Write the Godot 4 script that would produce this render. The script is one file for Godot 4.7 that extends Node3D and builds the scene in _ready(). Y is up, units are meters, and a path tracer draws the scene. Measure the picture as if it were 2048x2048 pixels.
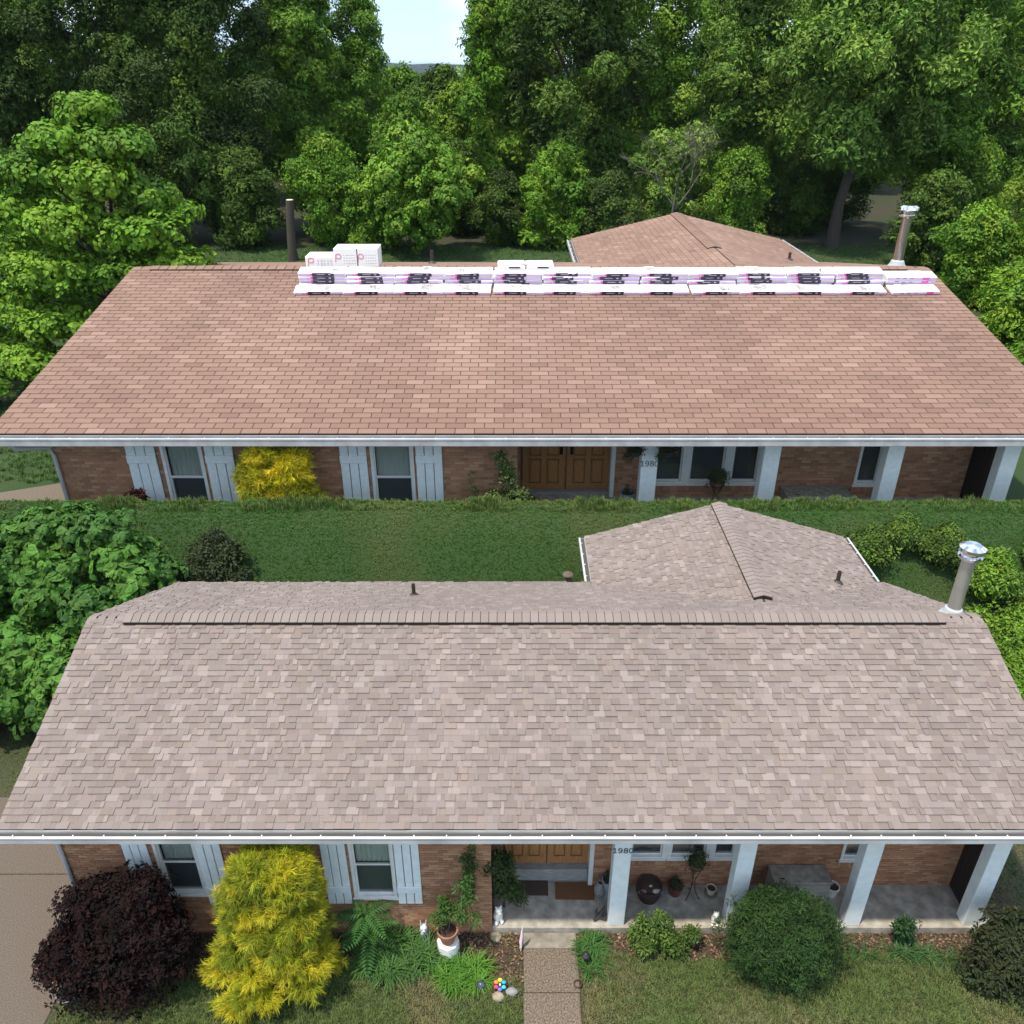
extends Node3D

# ------------------------------------------------------------------ helpers
class MB:
	var v := PackedVector3Array()
	var n := PackedVector3Array()
	var c := PackedColorArray()
	var col := Color(1, 1, 1)

	func tri(a: Vector3, b: Vector3, d: Vector3) -> void:  # counter-clockwise seen from outside
		var k := (b - a).cross(d - a).normalized()
		v.append(a); v.append(d); v.append(b)
		n.append(k); n.append(k); n.append(k)
		c.append(col); c.append(col); c.append(col)

	func quad(a: Vector3, b: Vector3, d: Vector3, e: Vector3) -> void:
		tri(a, b, d)
		tri(a, d, e)

	func smooth(a: Vector3, b: Vector3, d: Vector3, na: Vector3, nb: Vector3, nd: Vector3) -> void:
		v.append(a); v.append(d); v.append(b)
		n.append(na); n.append(nd); n.append(nb)
		c.append(col); c.append(col); c.append(col)

	func out(p: Array, mid: Vector3) -> void:  # convex face turned away from mid
		var k: Vector3 = (p[1] - p[0]).cross(p[2] - p[0])
		if k.dot(p[0] - mid) < 0.0:
			p.reverse()
		tri(p[0], p[1], p[2])
		if p.size() > 3:
			tri(p[0], p[2], p[3])

	func box(lo: Vector3, hi: Vector3) -> void:
		obox(Transform3D(Basis(), (lo + hi) / 2.0), (hi - lo) / 2.0)

	func obox(t: Transform3D, h: Vector3) -> void:
		var x := t.basis.x * h.x
		var y := t.basis.y * h.y
		var z := t.basis.z * h.z
		var o := t.origin
		quad(o - x - y + z, o + x - y + z, o + x + y + z, o - x + y + z)
		quad(o + x - y - z, o - x - y - z, o - x + y - z, o + x + y - z)
		quad(o + x - y + z, o + x - y - z, o + x + y - z, o + x + y + z)
		quad(o - x - y - z, o - x - y + z, o - x + y + z, o - x + y - z)
		quad(o - x + y + z, o + x + y + z, o + x + y - z, o - x + y - z)
		quad(o - x - y - z, o + x - y - z, o + x - y + z, o - x - y + z)

	func bevel(t: Transform3D, h: Vector3, b: float) -> void:  # box with chamfered edges
		var o := t.origin
		for ax in 3:
			var e1 := (ax + 1) % 3
			var e2 := (ax + 2) % 3
			for s in [-1.0, 1.0]:
				var p := []
				for q in [[-1, -1], [1, -1], [1, 1], [-1, 1]]:
					var k := Vector3()
					k[ax] = s * h[ax]
					k[e1] = q[0] * (h[e1] - b)
					k[e2] = q[1] * (h[e2] - b)
					p.append(t * k)
				out(p, o)
				for s2 in [-1.0, 1.0]:
					var r := []
					for q in [[0, -1], [0, 1], [1, 1], [1, -1]]:
						var k := Vector3()
						k[ax] = s * (h[ax] - (b if q[0] else 0.0))
						k[e1] = s2 * (h[e1] - (0.0 if q[0] else b))
						k[e2] = q[1] * (h[e2] - b)
						r.append(t * k)
					out(r, o)
		for sx in [-1.0, 1.0]:
			for sy in [-1.0, 1.0]:
				for sz in [-1.0, 1.0]:
					var sg := Vector3(sx, sy, sz)
					var p := []
					for ax in 3:
						var k := sg * (h - Vector3(b, b, b))
						k[ax] = sg[ax] * h[ax]
						p.append(t * k)
					out(p, o)

	func tube(pts: Array, rad: Array, sides := 8, caps := true) -> void:
		var rings := []
		var norms := []
		for i in pts.size():
			var a: Vector3 = pts[max(i - 1, 0)]
			var b: Vector3 = pts[min(i + 1, pts.size() - 1)]
			var w := (b - a).normalized()
			var s := w.cross(Vector3(0.13, 0.21, 0.97) if absf(w.z) < 0.9 else Vector3(0, 1, 0)).normalized()
			var u := s.cross(w)
			var ring := []
			var nn := []
			for k in sides:
				var g := TAU * k / sides
				var dir := s * cos(g) + u * sin(g)
				nn.append(dir)
				ring.append(pts[i] + dir * rad[i])
			rings.append(ring)
			norms.append(nn)
		for i in pts.size() - 1:
			for k in sides:
				var j := (k + 1) % sides
				smooth(rings[i][j], rings[i][k], rings[i + 1][k], norms[i][j], norms[i][k], norms[i + 1][k])
				smooth(rings[i][j], rings[i + 1][k], rings[i + 1][j], norms[i][j], norms[i + 1][k], norms[i + 1][j])
		if caps:
			for k in range(1, sides - 1):
				tri(rings[0][0], rings[0][k], rings[0][k + 1])
				tri(rings[-1][0], rings[-1][k + 1], rings[-1][k])

	func lathe(prof: Array, seg := 18, at := Vector3.ZERO, sq := Vector3.ONE) -> void:  # Vector2(radius, height) from bottom to top
		for i in prof.size() - 1:
			var a: Vector2 = prof[i]
			var b: Vector2 = prof[i + 1]
			var k := Vector2(b.y - a.y, a.x - b.x)
			k = k.normalized() if k.length() > 1e-6 else Vector2(1, 0)
			for s in seg:
				var g := TAU * s / seg
				var g2 := TAU * (s + 1) / seg
				var d1 := Vector3(cos(g), 0, sin(g))
				var d2 := Vector3(cos(g2), 0, sin(g2))
				var up := Vector3(0, 1, 0)
				var n1 := d1 * k.x + up * k.y
				var n2 := d2 * k.x + up * k.y
				var p1 := at + (d1 * a.x + up * a.y) * sq
				var p2 := at + (d2 * a.x + up * a.y) * sq
				var q1 := at + (d1 * b.x + up * b.y) * sq
				var q2 := at + (d2 * b.x + up * b.y) * sq
				if a.x > 1e-5:
					smooth(p2, p1, q1, n2, n1, n1)
				if b.x > 1e-5:
					smooth(p2, q1, q2, n2, n1, n2)

	func blob(at: Vector3, r: Vector3, seg := 12, noise: FastNoiseLite = null, amp := 0.0) -> void:  # rounded lump
		var rows := int(seg / 2.0) + 2
		var g := []
		for i in rows + 1:
			var line := []
			for k in seg:
				var th := PI * i / rows
				var ph := TAU * k / seg
				var d := Vector3(sin(th) * cos(ph), cos(th), sin(th) * sin(ph))
				var f := 1.0 + (noise.get_noise_3dv((d + at) * 60.0) * amp if noise else 0.0)
				line.append(at + d * r * f)
			g.append(line)
		for i in rows:
			for k in seg:
				var j := (k + 1) % seg
				var p := [g[i][k], g[i][j], g[i + 1][j], g[i + 1][k]]
				var nr := []
				for q in p:
					nr.append(((q - at) / (r * r)).normalized())
				if i > 0:
					smooth(p[0], p[1], p[2], nr[0], nr[1], nr[2])
				if i < rows - 1:
					smooth(p[0], p[2], p[3], nr[0], nr[2], nr[3])

	func wedge(t: Transform3D, w: float, l: float, th: float, th2: float) -> void:  # a shingle: x along the eave, y out, -z up the slope; origin at its lower left corner
		var a := t * Vector3(0, th, 0)
		var b := t * Vector3(w, th, 0)
		var d := t * Vector3(w, th2, -l)
		var e := t * Vector3(0, th2, -l)
		quad(a, b, d, e)
		var a0 := t * Vector3(0, 0, 0)
		var b0 := t * Vector3(w, 0, 0)
		quad(a0, b0, b, a)
		tri(a0, a, e)
		tri(b0, d, b)

	func mesh(off := Vector3.ZERO) -> ArrayMesh:
		var p := v
		if off != Vector3.ZERO:
			p = PackedVector3Array(v)
			for i in p.size():
				p[i] -= off
		var arr := []
		arr.resize(Mesh.ARRAY_MAX)
		arr[Mesh.ARRAY_VERTEX] = p
		arr[Mesh.ARRAY_NORMAL] = n
		arr[Mesh.ARRAY_COLOR] = c
		var m := ArrayMesh.new()
		m.add_surface_from_arrays(Mesh.PRIMITIVE_TRIANGLES, arr)
		return m


var rng := RandomNumberGenerator.new()
var lump := FastNoiseLite.new()
var soft := FastNoiseLite.new()
var org := {}
var used := {}
var mats := {}
var tex := {}

func rf(a: float, b: float) -> float:
	return rng.randf_range(a, b)

func numbered(called: String) -> String:
	var k: int = used.get(called, -1) + 1
	used[called] = k
	return called if k == 0 else "%s_%03d" % [called, k]

func thing(called: String, label: String, category: String, at: Vector3, group := "") -> Node3D:
	var o := Node3D.new()
	o.name = numbered(called)
	add_child(o)
	o.position = at
	org[o] = at
	o.set_meta("label", label)
	o.set_meta("category", category)
	if group:
		o.set_meta("group", group)
	return o

func part(parent: Node3D, called: String, mb: MB, mat: Material) -> MeshInstance3D:  # geometry in world coordinates
	var o := MeshInstance3D.new()
	o.name = called
	o.mesh = mb.mesh(org[parent])
	o.material_override = mat
	parent.add_child(o, true)
	org[o] = org[parent]
	return o

func piece(parent: Node3D, called: String, mesh: Mesh, mat: Material, xf: Transform3D) -> MeshInstance3D:  # shared mesh, world transform
	var o := MeshInstance3D.new()
	o.name = called
	o.mesh = mesh
	o.material_override = mat
	o.transform = Transform3D(xf.basis, xf.origin - org[parent])
	parent.add_child(o, true)
	org[o] = xf.origin
	return o

func solo(called: String, label: String, category: String, mb: MB, mat: Material, at: Vector3, group := "") -> MeshInstance3D:
	var o := MeshInstance3D.new()
	o.name = numbered(called)
	o.mesh = mb.mesh(at)
	o.material_override = mat
	add_child(o)
	o.position = at
	org[o] = at
	o.set_meta("label", label)
	o.set_meta("category", category)
	if group:
		o.set_meta("group", group)
	return o

func structure(called: String, mb: MB, mat: Material, kind := "structure") -> MeshInstance3D:
	var o := MeshInstance3D.new()
	o.name = called
	o.mesh = mb.mesh()
	o.material_override = mat
	add_child(o)
	o.set_meta("kind", kind)
	org[o] = Vector3.ZERO
	return o

func scatter(parent: Node3D, called: String, mesh: Mesh, mat: Material, xf: Array, cols: PackedColorArray) -> MultiMeshInstance3D:
	var mm := MultiMesh.new()
	mm.transform_format = MultiMesh.TRANSFORM_3D
	mm.use_colors = true
	mm.mesh = mesh
	mm.instance_count = xf.size()
	var o: Vector3 = org.get(parent, Vector3.ZERO)
	for i in xf.size():
		var t: Transform3D = xf[i]
		mm.set_instance_transform(i, Transform3D(t.basis, t.origin - o))
		mm.set_instance_color(i, cols[i])
	var mi := MultiMeshInstance3D.new()
	mi.name = called
	mi.multimesh = mm
	mi.material_override = mat
	mi.set_meta("kind", "stuff")
	parent.add_child(mi, true)
	return mi

# ------------------------------------------------------------------ materials
func lin(r: float, g: float, b: float) -> Color:
	return Color(r, g, b).linear_to_srgb()

func noise_tex(key: String, freq: float, lo: float, hi: float, size := 512, octaves := 4, kind := FastNoiseLite.TYPE_SIMPLEX_SMOOTH) -> NoiseTexture2D:
	if tex.has(key):
		return tex[key]
	var f := FastNoiseLite.new()
	f.seed = key.hash() % 1000
	f.noise_type = kind
	f.frequency = freq
	f.fractal_octaves = octaves
	var t := NoiseTexture2D.new()
	t.width = size
	t.height = size
	t.seamless = true
	t.noise = f
	var g := Gradient.new()
	g.set_color(0, Color(lo, lo, lo))
	g.set_color(1, Color(hi, hi, hi))
	t.color_ramp = g
	tex[key] = t
	return t

func plainm(key: String, c: Color, rough := 0.7, metal := 0.0) -> StandardMaterial3D:
	if mats.has(key):
		return mats[key]
	var m := StandardMaterial3D.new()
	m.resource_name = key
	m.albedo_color = c
	m.roughness = rough
	m.metallic = metal
	mats[key] = m
	return m

func grainm(key: String, c: Color, rough: float, tkey: String, freq: float, lo: float, hi: float, scale: float, bump := 0.0, vcol := false) -> StandardMaterial3D:
	if mats.has(key):
		return mats[key]
	var m := plainm(key, c, rough)
	m.albedo_texture = noise_tex(tkey, freq, lo, hi)
	m.uv1_triplanar = true
	m.uv1_world_triplanar = true
	m.uv1_scale = Vector3(scale, scale, scale)
	if bump > 0.0:
		m.heightmap_enabled = true
		m.heightmap_texture = noise_tex(tkey, freq, lo, hi)
		m.heightmap_scale = bump
	m.vertex_color_use_as_albedo = vcol
	return m

func leafm(key: String, glow: Color, rough := 0.5) -> StandardMaterial3D:
	if mats.has(key):
		return mats[key]
	var m := StandardMaterial3D.new()
	m.resource_name = key
	m.vertex_color_use_as_albedo = true
	m.roughness = rough
	m.metallic_specular = 0.3
	m.backlight_enabled = true
	m.backlight = glow
	mats[key] = m
	return m

# ------------------------------------------------------------------ foliage
func leaf(mb: MB, base: Vector3, dir: Vector3, up: Vector3, l: float, w: float, fold := 0.25, droop := 0.2) -> void:
	var s := dir.cross(up).normalized()
	var u := s.cross(dir).normalized()
	var tip := base + dir * l - u * l * droop
	var m1 := base + dir * l * 0.42 - u * l * droop * 0.15
	var a := m1 + s * w * 0.5 + u * w * fold
	var b := m1 - s * w * 0.5 + u * w * fold
	mb.tri(base, tip, a)
	mb.tri(base, b, tip)

func heart_leaf(mb: MB, base: Vector3, dir: Vector3, up: Vector3, l: float, w: float) -> void:
	var s := dir.cross(up).normalized()
	var u := s.cross(dir).normalized()
	var pts := []
	for q in [[0.0, 0.0, 0.0], [-0.06, 0.34, 0.06], [0.28, 0.52, 0.1], [0.62, 0.34, 0.02], [1.0, 0.0, -0.22]]:
		pts.append([q[0] * l, q[1] * w, q[2] * l])
	var mid := [base, base + dir * l * 0.3 - u * l * 0.01, base + dir * l * 0.62 - u * l * 0.06, base + dir * l - u * l * 0.24]
	for sg in [1.0, -1.0]:
		var p := []
		for q in pts:
			p.append(base + dir * q[0] + s * sg * q[1] + u * q[2])
		var fan := [[mid[0], p[1], p[2]], [mid[0], p[2], mid[1]], [mid[1], p[2], p[3]], [mid[1], p[3], mid[2]], [mid[2], p[3], mid[3]]]
		for f in fan:
			if sg > 0:
				mb.tri(f[0], f[2], f[1])
			else:
				mb.tri(f[0], f[1], f[2])

func spray(sd: int, count: int, size: float, ll: float, lw: float, droop: float, heart := false) -> ArrayMesh:
	rng.seed = sd
	var mb := MB.new()
	for i in count:
		var g := rf(0, TAU)
		var e := rf(-0.35, 0.9)
		var d := Vector3(cos(g) * cos(e), sin(e), sin(g) * cos(e))
		var b := d * size * pow(rf(0.05, 1.0), 0.6) * 0.6
		b.y *= 0.7
		var w := (d + Vector3(rf(-0.5, 0.5), rf(-0.5, 0.2) - droop, rf(-0.5, 0.5))).normalized()
		var k := rf(0.75, 1.2)
		mb.col = Color(1, 1, 1) * rf(0.78, 1.22)
		if heart:
			heart_leaf(mb, b, w, Vector3(rf(-0.3, 0.3), 1, rf(-0.3, 0.3)).normalized(), ll * k, lw * k)
		else:
			leaf(mb, b, w, Vector3(rf(-0.6, 0.6), 1, rf(-0.6, 0.6)).normalized(), ll * k, lw * k, 0.2, rf(0.1, 0.35))
	return mb.mesh()

func thread_spray(sd: int, count: int, l: float, w: float) -> ArrayMesh:  # a flat plume of cord-like twigs pointing along +y
	rng.seed = sd
	var mb := MB.new()
	for i in count:
		var d := Vector3(rf(-0.8, 0.8), 1.0, rf(-0.5, 0.5)).normalized()
		var s := d.cross(Vector3(rf(-1, 1), 0.1, rf(-1, 1))).normalized() * w
		var p := Vector3(rf(-0.2, 0.2), rf(-0.2, 0.25), rf(-0.15, 0.15)) * l
		mb.col = Color(1, 1, 1) * rf(0.7, 1.25)
		var k := l * rf(0.5, 1.1)
		var bend := Vector3(rf(-0.6, 0.6), -0.5, rf(-0.6, 0.6))
		for j in 2:
			var nd := (d + bend * j).normalized()
			var q := p + nd * k / 2.0
			var f := 0.85 if j < 1 else 0.2
			mb.quad(p - s, p + s, q + s * f, q - s * f)
			p = q
	return mb.mesh()

func blade_tuft(sd: int, count: int, h: float, w: float, lean: float, spread: float) -> ArrayMesh:
	rng.seed = sd
	var mb := MB.new()
	for i in count:
		var g := rf(0, TAU)
		var o := Vector3(rf(-1, 1), 0, rf(-1, 1)) * spread
		var d := Vector3(cos(g), 0, sin(g))
		var s := Vector3(-d.z, 0, d.x) * w
		var k := h * rf(0.6, 1.15)
		var a := o + Vector3(0, k * 0.6, 0) + d * lean * k * 0.4
		var b := o + Vector3(0, k * (1.0 - lean * 0.35), 0) + d * lean * k * 1.1
		mb.col = Color(1, 1, 1) * rf(0.75, 1.2)
		mb.quad(o - s, o + s, a + s * 0.8, a - s * 0.8)
		mb.tri(a - s * 0.8, a + s * 0.8, b)
	return mb.mesh()

func strap_clump(sd: int, count: int, l: float, w: float) -> ArrayMesh:  # arching strap leaves of a daylily
	rng.seed = sd
	var mb := MB.new()
	for i in count:
		var g := rf(0, TAU)
		var d := Vector3(cos(g), 0, sin(g))
		var s := Vector3(-d.z, 0, d.x) * w
		var k := l * rf(0.65, 1.1)
		var p := d * rf(0, 0.04)
		mb.col = Color(1, 1, 1) * rf(0.75, 1.25)
		var e := rf(1.0, 1.45)
		for j in 5:
			var nd := d * cos(e) + Vector3.UP * sin(e)
			var q := p + nd * k / 5.0
			var f0 := 1.0 - 0.12 * j
			var f1 := 1.0 - 0.12 * (j + 1) if j < 4 else 0.05
			mb.quad(p - s * f0, p + s * f0, q + s * f1, q - s * f1)
			p = q
			e -= rf(0.3, 0.5)
	return mb.mesh()

func frond(sd: int, l: float, pairs: int, ll: float, lw: float) -> ArrayMesh:  # a pinnate leaf along +x
	rng.seed = sd
	var mb := MB.new()
	var pts := []
	var rad := []
	for i in 7:
		var f := i / 6.0
		pts.append(Vector3(l * f, -l * 0.28 * f * f, 0))
		rad.append(0.004 * (1.0 - 0.7 * f))
	mb.tube(pts, rad, 4, false)
	for i in pairs:
		var f := 0.15 + 0.85 * i / (pairs - 1.0)
		var p := Vector3(l * f, -l * 0.28 * f * f, 0)
		var k := sin(PI * (0.18 + 0.75 * f))
		for sg in [-1.0, 1.0]:
			mb.col = Color(1, 1, 1) * rf(0.85, 1.15)
			leaf(mb, p, Vector3(0.45, -0.12, sg).normalized(), Vector3.UP, ll * k, lw, 0.12, 0.15)
	return mb.mesh()

func tone(c: Color, v: float, hue := 0.06) -> Color:
	var k := rf(1.0 - v, 1.0 + v)
	return Color(c.r * k * rf(1.0 - hue * 2, 1.0 + hue * 2), c.g * k, c.b * k * rf(1.0 - hue * 2, 1.0 + hue * 2))

func basis_to(dir: Vector3, s: float) -> Basis:
	var y := dir.normalized()
	var x := y.cross(Vector3(rf(-1, 1), rf(-1, 1), rf(-1, 1))).normalized()
	return Basis(x, y, x.cross(y)).scaled(Vector3(s, s, s))

func crown(parent: Node3D, called: String, blobs: Array, count: int, mesh: Mesh, mat: Material, cols: Array, smin: float, smax: float, vary := 0.3, up := 0.5, fill := 0.35) -> MultiMeshInstance3D:
	# blobs: [centre, radii, colour index or -1]
	var tot := 0.0
	var acc := []
	for b in blobs:
		var r: Vector3 = b[1]
		tot += pow(r.x * r.y * r.z, 0.667)
		acc.append(tot)
	var xf := []
	var cc := PackedColorArray()
	for i in count:
		var k := rf(0, tot)
		var j := 0
		while acc[j] < k and j < blobs.size() - 1:
			j += 1
		var d := Vector3(rng.randfn(), rng.randfn() + 0.25, rng.randfn()).normalized()
		var rr := clampf(0.72 + 0.27 * rng.randfn(), 0.1, 1.3)
		var p: Vector3 = blobs[j][0] + d * blobs[j][1] * rr
		var o: Vector3 = (d + Vector3(rf(-0.4, 0.4), up + rf(-0.3, 0.3), rf(-0.4, 0.4))).normalized()
		xf.append(Transform3D(basis_to(o, rf(smin, smax)), p))
		var base: Color = cols[blobs[j][2]] if blobs[j].size() > 2 and blobs[j][2] >= 0 else cols[rng.randi() % cols.size()]
		cc.append(tone(base, vary))
	return scatter(parent, called, mesh, mat, xf, cc)

func trunk_mesh(base: Vector3, top: Vector3, r: float, ends: Array, sides := 8) -> MB:
	var mb := MB.new()
	var pts := []
	var rad := []
	for i in 7:
		var f := i / 6.0
		var p := base.lerp(top, f) + Vector3(lump.get_noise_2d(base.x * 9.0, i * 40.0), 0, lump.get_noise_2d(i * 40.0, base.z * 9.0)) * r * 2.5 * minf(f * 3.0, 1.0)
		pts.append(p)
		rad.append(r * (1.0 - 0.78 * f) * (1.25 if i == 0 else 1.0))
	mb.tube(pts, rad, sides)
	for e in ends:
		var f := clampf((e.y - base.y) / maxf(top.y - base.y, 0.1) * 0.62, 0.12, 0.92)
		var k := f * 6.0
		var i := mini(int(k), 5)
		var s: Vector3 = pts[i].lerp(pts[i + 1], k - i)
		var rr: float = lerpf(rad[i], rad[i + 1], k - i) * 0.55
		var m := s.lerp(e, 0.5) + Vector3(0, (e - s).length() * 0.08, 0)
		mb.tube([s, m, e], [rr, rr * 0.6, rr * 0.18], 6)
	return mb

func tree(called: String, label: String, group: String, base: Vector3, h: float, r: float, low: float, cols: Array, sd: int, count: int, mesh: Mesh, smin: float, smax: float, tr: float, nb := 16, mat: Material = null, lean := 0.0) -> Node3D:
	rng.seed = sd
	var t := thing(called, label, "tree", base, group)
	var blobs := []
	var ends := []
	var cy := base.y + h * (low + 1.0) / 2.0
	var hh := h * (1.0 - low) / 2.0
	nb *= 2
	for i in 9:
		var ty := base.y + h * lerpf(low + 0.05, 0.92, i / 8.0)
		blobs.append([Vector3(base.x + rf(-0.2, 0.2) * r + lean * i / 9.0, ty, base.z + rf(0.05, 0.35) * r), Vector3(0.34, 0.3, 0.34) * r, rng.randi() % cols.size()])
	for i in nb:
		var f := (i + 0.5) / nb
		var y := -1.0 + 2.0 * f
		var wr := sqrt(maxf(0.05, 1.0 - pow(absf(y * 0.9 + 0.12), 2.2)))
		var g := i * 2.4 + rf(-0.5, 0.5)
		var q := rf(0.3, 0.98) * wr
		var p := Vector3(base.x + cos(g) * q * r + lean * f, cy + y * hh * 0.86, base.z + sin(g) * q * r)
		var br := r * rf(0.2, 0.36)
		blobs.append([p, Vector3(br, br * rf(0.6, 0.85), br), rng.randi() % cols.size()])
		if i % 5 == 0:
			ends.append(p)
	part(t, "trunk", trunk_mesh(base - Vector3(0, 0.15, 0), Vector3(base.x + lean * 0.7, base.y + h * 0.86, base.z), tr, ends), grainm("bark", lin(0.13, 0.108, 0.085), 0.9, "bark", 0.03, 0.45, 1.0, 1.1, 3.0))
	crown(t, "crown", blobs, count, mesh, mat if mat else leafm("leaf", lin(0.20, 0.32, 0.03), 0.6), cols, smin, smax)
	return t

# ------------------------------------------------------------------ building pieces
func shingles(roof: Node3D, p0: Vector3, u: Vector3, nn: Vector3, w: Vector3, length: float, slope: float, rows: int, kind: String, pal: Array, s: float, quota: int, mat: Material) -> void:
	var ex := slope / rows
	var rest := MB.new()
	var shared := {}
	var made := 0
	var bas := Basis(u, nn, -w)
	for r in rows:
		var x := 0.0
		var tw := 0.277 * s
		if kind == "tab" and r % 2 == 1:
			x = -tw * 0.5
		var wob := lump.get_noise_2d(r * 13.0, 7.0) * 0.006 * s
		while x < length - 0.01:
			var wd: float
			var th: float
			var ci: int
			if kind == "tab":
				wd = tw
				th = 0.016 * s
				var patch := soft.get_noise_2d(x * 3.0 / s, r * ex * 9.0 / s) * 2.4
				ci = clampi(int(round(3.2 + patch + rng.randfn() * 1.25)), 0, pal.size() - 1)
			else:
				var hi := rng.randf() < 0.55
				wd = [0.06, 0.08, 0.105, 0.14, 0.19][rng.randi() % 5] * s
				th = (0.024 if hi else 0.008) * s
				ci = rng.randi() % pal.size()
				if hi and rng.randf() < 0.35:
					ci = rng.randi() % 3
			var x0 := maxf(x, 0.0)
			var x1 := minf(x + wd, length)
			var gap := 0.011 * s if kind == "tab" else 0.0015
			var ww := x1 - x0 - gap
			x += wd
			if ww < 0.02:
				continue
			var l := minf(ex * 1.12, slope - r * ex)
			var jit := rf(-0.003, 0.003) * s
			var t := Transform3D(bas, p0 + u * x0 + w * (r * ex + wob + jit + (0.0 if r else 0.006)))
			var whole := absf(x1 - x0 - wd) < 0.001
			if made < quota and whole and r < 12:
				made += 1
				var key := "%d %d %d" % [int(wd * 1000), int(th * 10000), ci]
				if not shared.has(key):
					var mb := MB.new()
					mb.col = pal[ci]
					mb.wedge(Transform3D(), ww, ex * 1.12, th, th * 0.35)
					shared[key] = mb.mesh()
				piece(roof, "shingle", shared[key], mat, t)
			else:
				var wear := 1.0 + (0.17 if kind == "tab" else 0.11) * soft.get_noise_2d((x0 + u.z * 40.0) * 24.0 / s, r * ex * 4.0 / s) + rf(-0.03, 0.03)
				rest.col = Color(pal[ci].r * wear, pal[ci].g * wear, pal[ci].b * wear)
				rest.wedge(t, ww, l, th, th * 0.35)
	var o := part(roof, "shingle_field", rest, mat)
	o.set_meta("kind", "stuff")

func cut_rects(x0: float, x1: float, y0: float, y1: float, holes: Array) -> Array:
	var xs := [x0, x1]
	var ys := [y0, y1]
	for h in holes:
		for k in [h[0], h[1]]:
			if k > x0 and k < x1:
				xs.append(k)
		for k in [h[2], h[3]]:
			if k > y0 and k < y1:
				ys.append(k)
	xs.sort()
	ys.sort()
	var out := []
	for i in xs.size() - 1:
		for j in ys.size() - 1:
			var cx: float = (xs[i] + xs[i + 1]) / 2.0
			var cy: float = (ys[j] + ys[j + 1]) / 2.0
			if xs[i + 1] - xs[i] < 0.001 or ys[j + 1] - ys[j] < 0.001:
				continue
			var hit := false
			for h in holes:
				if cx > h[0] and cx < h[1] and cy > h[2] and cy < h[3]:
					hit = true
			if not hit:
				out.append([xs[i], xs[i + 1], ys[j], ys[j + 1]])
	return out

func brick_wall(house: Node3D, x0: float, x1: float, y0: float, y1: float, zf: float, holes: Array, s: float, pal: Array, mat: Material, show: Array, quota: int) -> int:
	# a wall that faces +z: mortar backing with single bricks standing proud of it
	var th := 0.14 * s
	var back := MB.new()
	for q in cut_rects(x0, x1, y0, y1, holes):
		back.box(Vector3(q[0], q[2], zf - th), Vector3(q[1], q[3], zf - 0.008 * s))
	var wall := part(house, "wall", back, grainm("mortar", lin(0.42, 0.33, 0.25), 0.95, "mortar", 0.05, 0.75, 1.0, 1.7))
	var bl := 0.142 * s
	var bh := 0.051 * s
	var jt := 0.009 * s
	var rest := MB.new()
	var shared := {}
	var made := 0
	var r := 0
	var y := y0
	while y < y1 - 0.01:
		var hh := minf(bh - jt, y1 - y)
		# free stretches of this course
		var free := [[x0, x1]]
		for h in holes:
			if h[3] > y + 0.01 and h[2] < y + hh - 0.004:
				var nf := []
				for f in free:
					if h[1] <= f[0] or h[0] >= f[1]:
						nf.append(f)
					else:
						if h[0] > f[0] + 0.01:
							nf.append([f[0], h[0]])
						if h[1] < f[1] - 0.01:
							nf.append([h[1], f[1]])
				free = nf
		for f in free:
			var x: float = x0 - (bl * 0.5 if r % 2 else 0.0)
			while x < f[1]:
				var a := maxf(x, f[0])
				var b := minf(x + bl - jt, f[1])
				x += bl
				if b - a < 0.02 * s:
					continue
				var ci := rng.randi() % pal.size()
				var ok := false
				if made < quota and b - a > bl - jt - 0.001 and hh > bh - jt - 0.001:
					for k in show:
						if a > k[0] and b < k[1] and y > k[2] and y < k[3]:
							ok = true
				var at := Vector3((a + b) / 2.0, y + hh / 2.0, zf - 0.006 * s + rf(-0.001, 0.001) * s)
				var hs := Vector3((b - a) / 2.0, hh / 2.0, 0.006 * s)
				if ok:
					made += 1
					if not shared.has(ci):
						var mb := MB.new()
						mb.col = pal[ci]
						mb.obox(Transform3D(), hs)
						shared[ci] = mb.mesh()
					piece(wall, "brick", shared[ci], mat, Transform3D(Basis(), at))
				else:
					rest.col = pal[ci]
					rest.obox(Transform3D(Basis(), at), hs)
		y += bh
		r += 1
	var o := part(wall, "brickwork", rest, mat)
	o.set_meta("kind", "stuff")
	return made

func rowlock(house: Node3D, x0: float, x1: float, y1: float, zf: float, s: float, pal: Array, mat: Material) -> void:  # sill course of bricks set on edge
	var shared := {}
	var x := x0
	var first: MeshInstance3D = null
	var bed := MB.new()
	bed.box(Vector3(x0, y1 - 0.105 * s, zf - 0.05 * s), Vector3(x1, y1 - 0.004 * s, zf + 0.006 * s))
	first = part(house, "brick_sill", bed, mats["mortar"])
	while x < x1 - 0.03 * s:
		var ci := rng.randi() % pal.size()
		if not shared.has(ci):
			var mb := MB.new()
			mb.col = pal[ci]
			mb.obox(Transform3D(), Vector3(0.0225, 0.05, 0.03) * s)
			shared[ci] = mb.mesh()
		piece(first, "brick", shared[ci], mat, Transform3D(Basis(Vector3.RIGHT, 0.06), Vector3(x + 0.0265 * s, y1 - 0.05 * s, zf - 0.012 * s)))
		x += 0.053 * s

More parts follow.
